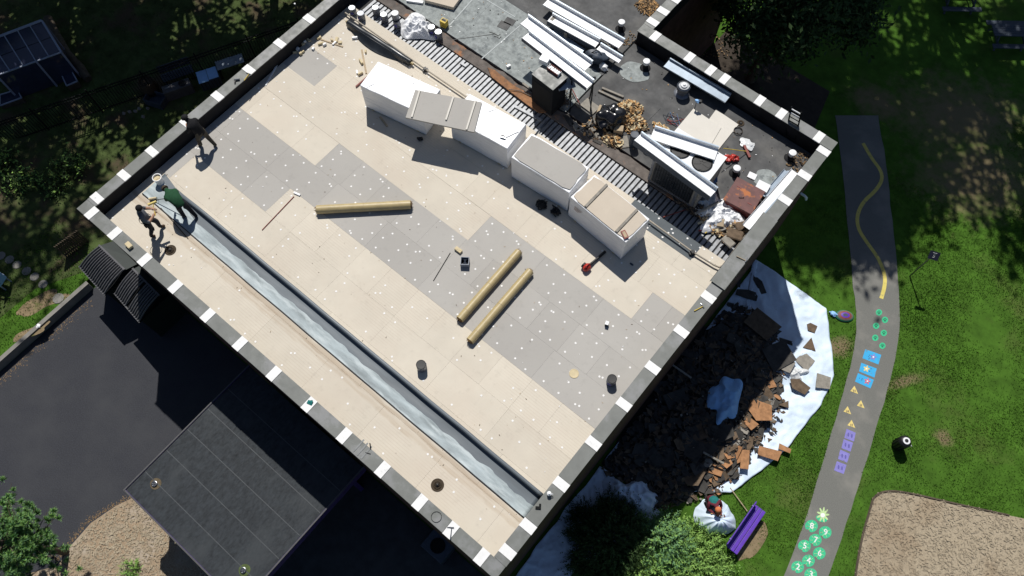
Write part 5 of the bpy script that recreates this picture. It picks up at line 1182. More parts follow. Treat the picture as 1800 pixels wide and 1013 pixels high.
# bundle of white tarpaulin the crouching worker gathers
gc = P(1252, 905, .55); base = P(1258, 917, 0)
def bagz(x, y, r):
    a = math.atan2(y-base.y, x-base.x); f = .5+.5*math.sin(a*11+2*mnoise.noise(Vector((x*2, y*2, 0)))); b = .5+.5*math.sin(a*23+1.3)
    return .02+.72*(1-r**2.4)*(1-.28*r)+.09*f*r*(1-r*.6)*1.6+.04*b*r*(1-r)-.12*math.exp(-(r*5)**2)
bag = radial_sheet('tarpaulin_bundle', pxy([(1222, 893), (1234, 877), (1258, 876), (1280, 886), (1290, 905), (1290, 928), (1280, 939), (1262, 943), (1240, 941), (1227, 926), (1220, 908)]), tarp_m, bagz, 30, 140, .12, center=(base.x, base.y))
tag(bag, 'big gathered white tarpaulin bundle in front of the crouching worker', 'tarpaulin')
mb = MB(); q = P(1265, 903, .7)
for k in range(26): shard(mb, (q.x+random.gauss(0, .13), q.y+random.gauss(0, .09), .62+random.random()*.08), (random.uniform(.06, .16), .06, .02), k % 3)
stuff(mb.build('bundle_rubble', [chipm, feltb, dkred]), 'brown rubble scraps showing in the mouth of the bundle', 'debris')
# sign
signm = M('sign_navy', (.02, .022, .04), .85, .1, 5, spec=.1)
b = P(1599.4, 485.3); t = thing('post_sign', 'dark square sign on a thin metal post in the lawn', 'sign', (b.x, b.y, 0), R(20))
MB().lathe([(.028, -.02), (.026, 2.2)], 10).build('post', steel, t, smooth=True)
pn = MB().box((0, 0, 0), (.40, .34, .014)).build('panel', signm, t, (0, -.06, 2.12)); pn.rotation_euler[0] = R(38); pn['label'] = 'dark tilted sign panel with a pale mark'
MB().tube([(-.04, -.08, .010), (.03, -.07, .010), (.03, -.03, .010), (-.02, -.02, .010), (-.02, .02, .010), (.04, .03, .010)], .008, 5).build('pale_mark', pt_wht, pn); MB().box((0, .11, .010), (.16, .016, .004)).build('pale_mark', pt_wht, pn)
# litter bin
b = P(1577, 783); t = thing('litter_bin', 'black litter bin with a pale ring lid on the lawn', 'bin', (b.x, b.y, 0), 0)
MB().lathe([(.20, 0), (.22, .05), (.235, .62), (.24, .68), (.21, .74), (.15, .80)], 24).build('drum', blackp, t, smooth=True); MB().lathe([(.135, .79), (.135, .815), (.075, .82), (.07, .79)], 22, cap=False).build('ring_lid', whitep, t, smooth=True); MB().lathe([(.075, .795), (.02, .796)], 18).build('opening', blackp, t)
for k in range(12):
    a = k*math.pi/6; MB().box((.228*math.cos(a), .228*math.sin(a), .36), (.02, .04, .56), a).build('slat', fence_m, t)
MB().tube([(.23, 0, .6), (.30, .03, .62), (.23, .08, .6)], .01, 6).build('latch', whitep, t)
# rainbow cushion
b = P(1484, 556); mb = MB(); prof = [(.0, .14), (.10, .14), (.18, .13), (.26, .11), (.33, .08), (.38, .04), (.40, .0)]
for i in range(6): mb.lathe([prof[i+1], prof[i]] if prof[i][0] > 0 else [prof[i+1], (.001, .14)], 26, mi=i, cap=False)
o = mb.build('rainbow_cushion', [navy, purple, dkred, pt_dk, pt_dkg, navy], None, (b.x, b.y, 0), .6); o.scale = (1, .68, 1); tag(o, 'rainbow striped round cushion at the edge of the footpath', 'cushion')
tag(MB().blob((0, 0, .06), (.14, .10, .07), .3, 3, seed=4).build('pale_blue_toy', bluetarp, None, P(1464, 553), smooth=True), 'pale blue scrap beside the rainbow cushion', 'scrap')
# sheds with ribbed roofs
def shed(ridge, eave, rz_, ez, label, split):
    A, B = P(*ridge[0], rz_), P(*ridge[1], rz_); C, D = P(*eave[0], ez), P(*eave[1], ez)
    t = thing('garden_shed', label, 'shed', (0, 0, 0)); nrm = (B-A).normalized()
    back = [A+(A-C)*.55, B+(B-D)*.55]
    for q in back: q.z = rz_-.28
    mb = MB(); mb.add([tuple(v) for v in (C, D, B, A)], [(0, 1, 2, 3)]); mb.add([tuple(v) for v in (A, B, back[1], back[0])], [(0, 1, 2, 3)], 1); o = mb.build('roof_sheet', [fence_m, shed_g], t); o.modifiers.new('s', 'SOLIDIFY').thickness = .03
    nr = 15
    for k in range(nr):
        s = (k+.5)/nr
        if split and abs(s-.5) < .04: continue
        p0, p1 = A.lerp(B, s), C.lerp(D, s); pts = []
        for i in range(7):
            f = i/6; p = p0.lerp(p1, f); p = p+Vector((0, 0, .035+.10*math.sin(f*math.pi))); pts.append(p)
        MB().tube(pts, .036, 5).build('rib', shed_m, t)  # rib colour carries the sunlit tone against the black sheet
    MB().bar(A+Vector((0, 0, .04)), B+Vector((0, 0, .04)), .07, .06).build('ridge_cap', shed_m, t); MB().bar(C+Vector((0, 0, .02)), D+Vector((0, 0, .02)), .05, .06).build('eave_bar', shed_m, t)
    w0 = [(C.x+.1, C.y+.1), (D.x-.1, D.y+.1), (back[1].x-.1, back[1].y-.05), (back[0].x+.1, back[0].y-.05)]
    MB().prism(ccw(w0), 0, ez-.12).build('wall', shed_g, t); return t
shed([(175, 432), (220, 475)], [(139.5, 469), (185, 520)], 2.45, 2.0, 'black ribbed roof shed nearest the lawn', False)
shed([(234, 473), (280.6, 520.4)], [(201.7, 516.5), (246, 568)], 2.45, 2.0, 'black ribbed roof shed with two roof panels', True)
# short board fence by the sheds
a, b = P(118, 452, .4), P(155, 425, .4); t = thing('board_fence', 'short dark upright board fence behind the sheds', 'fence', (0, 0, 0))
for k in range(12):
    q = a.lerp(b, k/11); MB().box((q.x, q.y, .85), (.09, .03, 1.1), R(30)).build('board', bark, t)
MB().bar((a.x, a.y, 1.1), (b.x, b.y, 1.1), .05, .07).build('rail', bark, t); MB().bar((a.x, a.y, .6), (b.x, b.y, .6), .05, .07).build('rail', bark, t)
# metal picket fence
F0, F1 = Vector((-12.6, -2.5, 0)), Vector((-4.1, 14.7, 0)); t = thing('metal_fence', 'long black metal picket fence crossing the shaded garden', 'fence', (F0.x, F0.y, 0)); D = F1-F0; L = D.length; fz = math.atan2(D.y, D.x); t.rotation_euler[2] = fz
pk = MB().box((0, 0, .82), (.022, .022, 1.5)).mesh('picket', fence_m); po = MB().box((0, 0, .85), (.06, .06, 1.7)).mesh('post', fence_m); n = int(L/.125)
for k in range(n): link('picket', po if k % 20 == 0 else pk, t, (k*.125, 0, 0)).name = 'post' if k % 20 == 0 else 'picket'
for z_ in (1.5, 1.34, .2): MB().box((L/2, 0, z_), (L, .035, .04)).build('rail', fence_m, t)
# greenhouse
t = thing('greenhouse', 'glass roofed greenhouse with pale frame in the shaded garden', 'greenhouse', (0, 0, 0)); rzz, ezz = 2.35, 1.75
rp = [(74, 37), (53, 46), (31, 54), (7, 62), (-18, 72), (-42, 81)]; ep = [(108.5, 93), (87, 101), (64, 109), (42, 117), (18.6, 126), (-5, 134)]
Rp = [P(x, y, rzz) for x, y in rp]; Ep = [P(x, y, ezz) for x, y in ep]
for i in range(5):
    MB().add([tuple(v) for v in (Ep[i], Rp[i], Rp[i+1], Ep[i+1])], [(0, 1, 2, 3)]).build('glass_pane', glassm, t)
    m0, m1 = Rp[i].lerp(Ep[i], .5), Rp[i+1].lerp(Ep[i+1], .5); MB().bar(m0, m1, .02, .02).build('glazing_bar', fence_m, t)
up = Vector((0, 0, .02))
for i in range(6): MB().bar(Rp[i]+up, Ep[i]+up, .045 if i else .09, .04).build('rafter', frame_w, t)
MB().bar(Rp[0]+up*2, Rp[5]+up*2, .11, .05).build('ridge_beam', frame_w, t); MB().bar(Ep[0]+up*2, Ep[5]+up*2, .06, .05).build('eave_beam', frame_w, t)
for q in (Rp[0], Rp[5], Ep[0], Ep[5], Ep[2]): MB().box((q.x, q.y, q.z/2), (.08, .08, q.z)).build('post', frame_w, t)
for i in range(5): MB().add([(Ep[i].x, Ep[i].y, .1), (Ep[i+1].x, Ep[i+1].y, .1), tuple(Ep[i+1]-up), tuple(Ep[i]-up)], [(0, 1, 2, 3)]).build('side_pane', glassm, t)
MB().add([(Rp[0].x, Rp[0].y, .1), (Ep[0].x, Ep[0].y, .1), tuple(Ep[0]-up), tuple(Rp[0]-up)], [(0, 1, 2, 3)]).build('side_pane', glassm, t)
def pframe(quad, z, label, w=.05, skip=()):
    t = thing('cold_frame', label, 'cold frame', (0, 0, 0)); q = [P(x, y, z) for x, y in quad]
    for i in range(4):
        if i in skip: continue
        MB().bar(q[i], q[(i+1) % 4], w, .05).build('frame_bar', frame_w, t)
    MB().prism(ccw([(v.x, v.y) for v in q]), .02, z-.04).build('box', bark, t); MB().add([(v.x, v.y, z-.01) for v in q], [(0, 1, 2, 3)]).build('glass', glassm, t)
pframe([(104, 122), (122, 118), (136, 143), (117, 151)], .45, 'small glazed cold frame with pale bars by the log')
pframe([(0, 167), (30, 158), (38, 172), (0, 186)], .4, 'low cold frame at the left edge of the garden')
rod((61, 161), (103, 146), .03, frame_w, 'pale pole lying on the shaded ground by the greenhouse', .02)
o = MB().tube([P(84, 33, .2), P(98, 60, .22), P(118, 95, .22), P(140, 120, .2), P(155, 140, .15)], [.22, .2, .21, .24, .18], 12).build('fallen_log', bark, smooth=True); tag(o, 'long brown log beside the greenhouse', 'log')
# things stored along the fence
b = P(268, 162); t = thing('barrel', 'dark round barrel by the metal fence', 'barrel', (b.x, b.y, 0)); MB().lathe([(.34, 0), (.38, .1), (.40, .4), (.38, .7), (.35, .8), (.30, .8), (.29, .74)], 22).build('staves', cl_brown, t, smooth=True); MB().lathe([(.39, .2), (.405, .22), (.39, .25)], 22, cap=False).build('hoop', fence_m, t)
b = P(278, 180); t = thing('storage_tub', 'dark rectangular tub in front of the barrel', 'tub', (b.x, b.y, 0), R(20))
for s in (-1, 1): MB().box((0, s*.3, .2), (.9, .04, .4)).build('side', navy, t); MB().box((s*.45, 0, .2), (.04, .64, .4)).build('end', navy, t)
MB().box((0, 0, .05), (.86, .56, .04)).build('base', navy, t)
b = P(318, 140); t = thing('garden_bench', 'navy wooden bench standing by the metal fence', 'bench', (b.x, b.y, 0), R(64))
for k in range(4): MB().box((0, -.2+.13*k, .45), (1.5, .11, .03)).build('seat_slat', navy, t)
for k in range(3): MB().box((0, .28+.02*k, .58+.14*k), (1.5, .03, .11)).build('back_slat', navy, t)
for sx in (-.65, .65):
    for sy in (-.2, .22): MB().box((sx, sy, .22), (.06, .06, .44)).build('leg', navy, t)
b = P(318, 165); t = thing('mud_kitchen', 'dark play cabinet with bowls below the garden bench', 'cabinet', (b.x, b.y, 0), R(64)); MB().box((0, 0, .3), (1.3, .45, .6)).build('cabinet', shed_m, t, bevel=.01); MB().lathe([(.16, .61), (.18, .66), (.15, .66), (.12, .62)], 16, c=(.3, 0, 0)).build('bowl', blackp, t); MB().box((-.4, .05, .61), (.25, .1, .02)).build('tray', canlab, t)
b = P(372, 146); t = thing('blue_crate', 'blue lidded crate beside the north west wall', 'crate', (b.x, b.y, 0), R(62)); MB().box((0, 0, .28), (.95, .68, .56)).build('crate_body', navy, t); MB().box((-.24, .0, .58), (.47, .72, .03)).build('lid', bluetarp, t, bevel=.008); MB().box((.25, .02, .595), (.47, .66, .03)).build('lid', bluetarp, t, bevel=.008)
for k in range(6): MB().box((-.4+.16*k, -.345, .28), (.03, .02, .5)).build('slat', blackp, t)
b = P(412, 126); t = thing('work_table', 'grey blue table half hidden by the parapet', 'table', (b.x, b.y, 0), R(62)); MB().box((0, 0, .70), (1.3, .55, .03)).build('table_top', bluewhite, t)
for sx in (-.6, .6):
    for sy in (-.22, .22): MB().box((sx, sy, .34), (.05, .05, .68)).build('leg', fence_m, t)
for (x, y) in [(245, 192), (238, 196), (228, 197), (260, 191), (218, 200), (252, 206)]:
    b = P(x, y); tag(MB().blob((0, 0, .02), (.10, .08, .05), .3, 2, seed=x).build('garden_stone', concrete, None, b), 'small pale stone in the grass below the fence', 'stone', 'pale stones below the fence')
for k, (x, y) in enumerate([(2, 450), (17, 457), (30, 466), (47, 477), (61, 487), (76, 500)]):
    b = P(x, y, .4); o = MB().lathe([(.19, .0), (.2, .02), (.18, .035), (.05, .038)], 9).build('stepping_stone', concrete, None, (b.x, b.y, .4), k); tag(o, ('stepping stone cut by the left edge', 'shaded stepping stone, second from the left edge', 'shaded stepping stone, third from the left edge', 'shaded stepping stone, fourth from the left edge', 'shaded stepping stone, fifth from the left edge', 'shaded stepping stone nearest the sunlit one')[k], 'stone', 'stepping stones')
b = P(103, 525, .4); tag(MB().lathe([(.24, .0), (.24, .03), (.2, .04)], 9).build('stepping_stone', concrete, None, (b.x, b.y, .4), 1), 'sunlit stepping stone nearest the retaining wall', 'stone')
# toy chair and litter at the left edge
b = P(8, 500, .4); t = thing('plastic_chair', 'white and blue plastic garden chair at the left edge', 'chair', (b.x, b.y, .4), R(200)); MB().box((0, 0, .42), (.5, .48, .04)).build('seat', frame_w, t, bevel=.02); MB().box((-.25, 0, .68), (.05, .48, .5)).build('backrest', bluetarp, t, bevel=.02)
for sx in (-.2, .2):
    for sy in (-.2, .2): MB().box((sx, sy, .2), (.05, .05, .4)).build('leg', frame_w, t)
for sy in (-.25, .25): MB().box((0, sy, .6), (.45, .05, .04)).build('armrest', frame_w, t)
tag(MB().blob((0, 0, .05), (.10, .09, .06), .35, 2, seed=44).build('paper_litter', whitep, None, P(69, 574, .4)), 'white crumpled paper above the retaining wall', 'litter')
# picnic tables in the top right shade
def picnic(px, py, rz, label):
    b = P(px, py); t = thing('picnic_table', label, 'table', (b.x, b.y, 0), R(rz))
    for k in range(5): MB().box((0, -.3+.15*k, .74), (1.9, .135, .04)).build('top_plank', navy, t)
    for s in (-1, 1): MB().box((0, s*.72, .44), (1.9, .26, .04)).build('bench_plank', navy, t)
    for x in (-.65, .65):
        MB().box((x, 0, .40), (.05, 1.5, .08)).build('bearer', navy, t)
        for s in (-1, 1): MB().bar((x, s*.62, 0), (x, s*.25, .72), .06, .08).build('leg', navy, t)
picnic(1765, 72, 38, 'dark picnic table in deep shade at the upper right'); picnic(1678, 8, 38, 'dark picnic table cut by the top edge')

# ================================================================== trees and shrubs
def leaf_quads(C, S, n, size, rs, droop=.3):
    """n leaves around clump centres C with spread S"""
    idx = rs.integers(0, len(C), n); p = C[idx]+rs.normal(0, 1, (n, 3))*S[idx][:, None]
    nrm = rs.normal(0, 1, (n, 3)); nrm[:, 2] = np.abs(nrm[:, 2])+.5; nrm /= np.linalg.norm(nrm, axis=1)[:, None]
    a = np.cross(nrm, rs.normal(0, 1, (n, 3))); a /= np.linalg.norm(a, axis=1)[:, None]; b = np.cross(nrm, a)
    s = (size*rs.uniform(.55, 1.2, n))[:, None]
    return np.stack([p-a*s, p+b*s*.45, p+a*s, p-b*s*.45], 1)
def tree(x, y, h, crown_r, crown_z, label, mats, n=6000, size=.22, clumps=70, trunk=.22, seed=1, group=None, flat=.75, name='broadleaf_tree', spread=.5, ox=0, oy=0):
    rs = np.random.default_rng(seed); t = thing(name, label, 'tree', (x, y, 0), 0, group)
    C = []; 
    while len(C) < clumps:
        v = rs.normal(0, 1, 3); v /= np.linalg.norm(v); r = rs.uniform(.35, 1)**.6
        q = v*r*np.array([crown_r, crown_r, crown_r*flat]); C.append((q[0]+ox, q[1]+oy, crown_z+q[2]))
    C = np.array(C); S = rs.uniform(.6, 1.3, clumps)*spread
    V = leaf_quads(C, S, n, size, rs); k = len(V)*2//3
    tris('crown', V[:k], mats[0], t, 4); tris('crown', V[k:], mats[1], t, 4)
    mb = MB(); mb.tube([(0, 0, 0), (.05, .03, crown_z*.4), (ox*.4, oy*.4, crown_z*.8), (ox*.7, oy*.7, crown_z+crown_r*.3)], [trunk, trunk*.8, trunk*.6, trunk*.25], 10).build('trunk', bark, t, smooth=True)
    for c in C[::max(1, clumps//14)]:
        z0 = crown_z*.45+.3*rs.random()*crown_z; MB().tube([(ox*.3, oy*.3, z0), ((c[0]+ox*.3)*.5, (c[1]+oy*.3)*.5, (z0+c[2])*.5+.3), tuple(c)], [trunk*.4, trunk*.25, trunk*.08], 6).build('limb', bark, t)
    return t
def evergreen(x, y, h, r, label, mat, n=900, seed=1, mat2=None, leaf=.16, name='juniper_shrub', cat='shrub', z0=.1, dome=.5, flatten=1.0, k=9):
    rs = np.random.default_rng(seed); t = thing(name, label, cat, (x, y, 0))
    th = rs.uniform(0, 2*math.pi, n); u = rs.uniform(0, 1, n); rad = r*np.sqrt(u)*(1+.18*np.sin(th*5+seed)+.12*np.sin(th*9)); hh = z0+h*(1-(rad/r/1.25)**2)*rs.uniform(.55, 1.0, n)
    base = np.stack([rad*np.cos(th)*.85, rad*np.sin(th)*.85, np.maximum(.05, hh-.25)], 1)
    d = np.stack([np.cos(th)*(.3+u*.9), np.sin(th)*(.3+u*.9), np.full(n, dome)+rs.normal(0, .2, n)], 1)+rs.normal(0, .25, (n, 3)); d /= np.linalg.norm(d, axis=1)[:, None]
    L = rs.uniform(.25, .6, n)*leaf/.16
    out = []
    for i in range(k):
        f = (i+1)/k; p = base+d*(L*f)[:, None]; side = np.cross(d, rs.normal(0, 1, (n, 3))); side /= np.linalg.norm(side, axis=1)[:, None]
        tip = p+(d*.6+side)*(leaf*(1.15-.75*f)*rs.uniform(.7, 1.2, n))[:, None]; w = side*0+np.cross(d, side)*(.015*leaf/.16)
        out.append(np.stack([p-w*1.4, p+w*1.4, tip], 1))
    V = np.concatenate(out); rs.shuffle(V); q = len(V)*3//5
    tris('foliage', V[:q], mat, t, 3); tris('foliage', V[q:], mat2 or mat, t, 3)
    mb = MB()
    for i in range(7): a = i*.9; mb.tube([(0, 0, 0), (r*.35*math.cos(a), r*.35*math.sin(a), h*.45), (r*.7*math.cos(a), r*.7*math.sin(a), h*.6)], [.05, .035, .012], 6)
    mb.build('stems', bark, t); return t
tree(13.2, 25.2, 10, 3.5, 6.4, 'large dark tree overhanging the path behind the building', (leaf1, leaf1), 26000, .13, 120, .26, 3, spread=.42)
grp = 'tall trees standing beyond the garden'
for k, (x, y, r, z, n) in enumerate([(-17.6, 7.6, 3.8, 9, 3200), (-13.2, 11.8, 3.8, 9.5, 2400), (-9, 15, 3.6, 9, 2200), (-21, 12, 4.4, 12, 4500), (-16, 15.5, 4.2, 13, 2600), (-20.5, 2.5, 3.8, 9, 3600), (-4.8, 18.2, 3.0, 9, 3000), (-23, -3, 3.8, 9, 4600), (-11, 19.5, 4.2, 15, 2400), (-17.2, 8.6, 3.8, 20, 2400), (-20, 1.0, 4.2, 18, 3000), (-19.5, -3.5, 3.4, 15, 3000)]):
    tree(x, y, 12, r, z, 'tall shade tree beyond the garden, out of direct view', (leaf1, leaf2), n, .30, 60, .25, 20+k, grp, spread=.62)
grp = 'tall trees standing beyond the footpath lawn'
for k, (x, y, r, z, n) in enumerate([(7.2, 31.4, 4.2, 20, 7500), (6.4, 36.6, 4.0, 20, 5500), (9.6, 33.0, 4.0, 20, 7000), (11.4, 34.6, 3.2, 19, 2600), (9.2, 41.5, 4.6, 20, 5000), (12.8, 39.7, 4.0, 21, 900), (17.0, 36.6, 3.2, 21, 1100), (21.4, 38.6, 3.6, 20, 2600), (14.6, 44, 4.6, 20, 4000), (20, 43.5, 4.6, 20, 4000), (23.4, 40.2, 3.4, 22, 2200)]):
    tree(x, y, 12, r, z, 'tall shade tree beyond the footpath lawn, out of direct view', (leaf1, leaf2), n, .27, 55, .25, 50+k, grp, spread=.6)
b = P(1070, 950); evergreen(b.x, b.y, 1.5, 1.55, 'dark spreading juniper in the shade beside the tarpaulin', leaf1, 1500, 4, leaf1, leaf=.2)
b = P(1160, 962); evergreen(b.x, b.y, .95, .95, 'blue green juniper next to the dark juniper', leaf3, 700, 5, leafp, leaf=.22, dome=.6, k=12)
b = P(1205, 1000); evergreen(b.x, b.y, .42, 1.75, 'bright green feathery shrub in the sun by the bench', leaf2, 1500, 6, leafp, leaf=.20, dome=.55, k=12)
b = P(1140, 1030); evergreen(b.x, b.y, .7, 1.3, 'bright green shrub cut by the lower edge', leaf2, 1100, 7, leafp, leaf=.20, dome=.6, k=12)
# pine at the lower left
def pine(x, y, label, seed, h0, n=34):
    rs = np.random.default_rng(seed); t = thing('pine_tree', label, 'tree', (x, y, 0)); MB().tube([(0, 0, 0), (.03, .02, h0*.5), (0, 0, h0)], [.14, .10, .03], 8).build('trunk', bark, t, smooth=True)
    out = []; limbs = MB()
    for i in range(n):
        a = rs.uniform(0, 6.28); f = rs.uniform(.15, 1); z = h0*(.3+.68*f); L = (2.2-1.3*f)*rs.uniform(.7, 1.1); d = np.array([math.cos(a), math.sin(a), .22+.3*f]); d /= np.linalg.norm(d)
        limbs.tube([(0, 0, z-.1), tuple(np.array([0, 0, z-.1])+d*L)], [.03, .008], 5)
        for j in range(7):
            tip = np.array([0, 0, z-.1])+d*L*(.35+.65*j/6)+rs.normal(0, .10, 3); m = 85
            v = rs.normal(0, 1, (m, 3))+d*.9+np.array([0, 0, .3]); v /= np.linalg.norm(v, axis=1)[:, None]; ln = rs.uniform(.10, .2, m)[:, None]
            s = np.cross(v, rs.normal(0, 1, (m, 3))); s /= np.linalg.norm(s, axis=1)[:, None]; p = np.repeat(tip[None], m, 0)
            out.append(np.stack([p-s*.02, p+s*.02, p+v*ln], 1))
    limbs.build('limb', bark, t); V = np.concatenate(out); rs.shuffle(V); q = len(V)//2; tris('crown', V[:q], leafp, t); tris('crown', V[q:], leaf3, t); return t
pine(5.35, -9.25, 'bright green young pine at the lower left corner', 8, 4.2, 60); pine(3.9, -10.2, 'second young pine cut by the left lower corner', 9, 3.6, 36)
b = P(232, 1002); evergreen(b.x, b.y, .25, .28, 'small green weed in the mulch bed', leaf2, 60, 12, leafp, leaf=.12, name='weed', cat='weed', dome=1)
for k, (x, y, r, h) in enumerate([(-4.6, -6.6, 1.0, 1.2), (-3.7, -8.6, .9, 1.0), (-5.8, -4.9, .8, 1.1)]):
    tree(x, y, h, r, .4+h*.6, 'leafy bush above the retaining wall, %s' % ('nearest the chair', 'lowest on the left edge', 'at the left edge of the lawn')[k], (leaf1, leaf2), 1500, .10, 26, .04, 80+k, None, name='leafy_bush', spread=.25)
for k, (x, y, lab) in enumerate([(95, 335, 'low shrub in the shaded lawn below the fence'), (40, 330, 'low shrub near the left edge below the fence'), (130, 300, 'small sunlit shrub beside the north west wall'), (10, 300, 'low shrub cut by the left edge')]):
    b = P(x, y); tree(b.x, b.y, .8, .7, .45, lab, (leaf1, leaf2), 900, .09, 18, .03, 90+k, None, name='low_shrub', spread=.2)
# the garden patio roof edge rail seen at left
a, b = P(0, 372, .1), P(118, 340, .1); tag(MB().bar((a.x, a.y, .1), (b.x, b.y, .1), .12, .2).build('timber_sleeper', bark), 'dark timber sleeper lying in the shaded lawn', 'sleeper')
# dry leaf drifts in the courtyard behind the wing
chip_pile('dry_leaf_pile', P(1206, 48, 0), .8, .6, .06, 160, dryleaf, 'dry leaves on the dark courtyard ground by the wing', mats=[dryleaf, chipd], z=0, size=(.05, .12), seed=31)
chip_pile('dry_leaf_pile', P(1235, 75, 0), 1.2, .8, .04, 160, dryleaf, 'scattered dry leaves on the courtyard ground below the coping', mats=[dryleaf, chipd], z=0, size=(.05, .12), seed=32)
struct(flat_sheet('courtyard_soil', [(10.66, 18.8), (18.4, 18.8), (16.5, 27), (10.66, 27)], -.006, M('dark_soil', (.045, .035, .026), .95, .3, 3, .4, 30)))

# ================================================================== people
BONES = [('pelvis', 'spine', 'top'), ('spine', 'chest', 'top'), ('chest', 'neck', 'top'), ('neck', 'head', 'skin'), ('head', 'crown', 'hair'), ('head', 'nose', 'skin')]
def person(label, loc, rz, J, cols, extra=None):
    """J: joint -> (x, y, z) in a frame facing +x, feet near the origin; one skinned body, coloured by nearest bone"""
    t = thing('person', label, 'person', loc, rz)
    rad = dict(pelvis=.175, spine=.17, chest=.19, neck=.068, head=.10, crown=.092, nose=.02, shoulder=.095, elbow=.065, wrist=.042, hand=.04, hip=.118, knee=.088, ankle=.066, heel=.045, toe=.052)
    names, co, r_, ed, tags = [], [], [], [], []
    def add(n, p, r): names.append(n); co.append(p); r_.append(r); return len(co)-1
    ix = {}
    for n in ('pelvis', 'spine', 'chest', 'neck', 'head', 'crown', 'nose'): ix[n] = add(n, J[n], rad[n])
    for a, b, k in BONES: ed.append((ix[a], ix[b])); tags.append(k)
    for s in 'LR':
        prev = ix['chest']
        for n, k in (('shoulder', 'top'), ('elbow', cols.get('sleeve', 'top')), ('wrist', cols.get('fore', 'skin')), ('hand', cols.get('handtag', 'skin'))):
            i = add(n, J[n+s], rad[n]); ed.append((prev, i)); tags.append(k); prev = i
        w, h = Vector(J['wrist'+s]), Vector(J['hand'+s]); d = (h-w).normalized(); sd = d.cross(Vector((0, 0, 1)));
        if sd.length < .1: sd = Vector((0, 1, 0))
        sd.normalize(); dn = sd.cross(d)
        for j, (o_, l_) in enumerate([(-.03, .075), (-.01, .085), (.01, .08), (.03, .065)]):
            m1 = h+sd*o_*.9+d*.045; m2 = m1+d*l_*.5-dn*.02; m3 = m2+d*l_*.3-dn*.04
            q = prev
            for m_ in (m1, m2, m3): i = add('finger', tuple(m_), .0095); ed.append((q, i)); tags.append(cols.get('handtag', 'skin')); q = i
        th = w.lerp(h, .55)+sd*(.045 if s == 'L' else -.045); i = add('thumb', tuple(th), .012); ed.append((prev, i)); tags.append(cols.get('handtag', 'skin')); k2 = add('thumb', tuple(th+d*.05-dn*.02), .010); ed.append((i, k2)); tags.append(cols.get('handtag', 'skin'))
        prev = ix['pelvis']
        for n, k in (('hip', 'legs'), ('knee', 'legs'), ('ankle', 'legs'), ('toe', 'boots')):
            i = add(n, J[n+s], rad[n]); ed.append((prev, i)); tags.append(k); prev = i
    me = bpy.data.meshes.new('body'); me.from_pydata(co, ed, []); o = link('tmp', me)
    md = o.modifiers.new('skin', 'SKIN'); md.use_smooth_shade = True; sub = o.modifiers.new('sub', 'SUBSURF'); sub.levels = 1; sub.render_levels = 1
    for i, v in enumerate(me.skin_vertices[0].data): v.radius = (r_[i], r_[i]); v.use_root = (i == 0)
    dg = bpy.context.evaluated_depsgraph_get(); bm_ = bpy.data.meshes.new_from_object(o.evaluated_get(dg)); bpy.data.objects.remove(o)
    kinds = sorted(set(tags)); bm_.materials.clear()
    for k in kinds: bm_.materials.append(cols[k])
    A = [(Vector(co[a]), Vector(co[b]), kinds.index(k), (r_[a]+r_[b])/2) for (a, b), k in zip(ed, tags)]
    for p in bm_.polygons:
        c = Vector(p.center); best = 1e9
        for a, b, k, r in A:
            d = b-a; f = max(0, min(1, (c-a).dot(d)/max(1e-9, d.length_squared))); q = (c-(a+d*f)).length-r
            if q < best: best = q; p.material_index = k
        p.use_smooth = True
    body = link('body', bm_, t)
    if extra: extra(t, J)
    return t
def upright(**kw):
    J = dict(pelvis=(0, 0, .95), spine=(.01, 0, 1.12), chest=(.02, 0, 1.33), neck=(.03, 0, 1.50), head=(.06, 0, 1.60), crown=(.05, 0, 1.70), nose=(.165, 0, 1.60),
             shoulderL=(.0, .19, 1.40), shoulderR=(.0, -.19, 1.40), elbowL=(.02, .25, 1.12), elbowR=(.02, -.25, 1.12), wristL=(.16, .22, .92), wristR=(.16, -.22, .92), handL=(.22, .21, .86), handR=(.22, -.21, .86),
             hipL=(0, .10, .88), hipR=(0, -.10, .88), kneeL=(.03, .11, .48), kneeR=(.03, -.11, .48), ankleL=(0, .11, .09), ankleR=(0, -.11, .09), toeL=(.16, .13, .045), toeR=(.16, -.13, .045))
    J.update(kw); return J
def hat(t, J, mat, brim=0, name='knit_cap', r=.112):
    h, c = Vector(J['head']), Vector(J['crown']); up = (c-h).normalized(); q = up.to_track_quat('Z', 'Y').to_matrix().to_4x4(); T = Matrix.Translation(h+up*.045) @ q
    MB().lathe([(r, 0), (r*1.02, .03), (r*.9, .075), (r*.55, .11), (.01, .12)], 16, T=T).build(name, mat, t, smooth=True)
    if brim: n = (Vector(J['nose'])-h).normalized(); MB().box(h+up*.05+n*.15, (.12, .15, .014), rot=Matrix((n, up.cross(n), up)).transposed()).build('cap_peak', mat, t)
def belt(t, J, mat):
    p = Vector(J['pelvis']); MB().lathe([(.20, -.035), (.21, 0), (.20, .035)], 18, c=(p.x, p.y, p.z+.04), cap=False).build('tool_belt', mat, t, smooth=True)
    for s in (-1, 1): MB().box((p.x-.02, s*.22, p.z-.05), (.16, .06, .17)).build('tool_pouch', mat, t, bevel=.01)
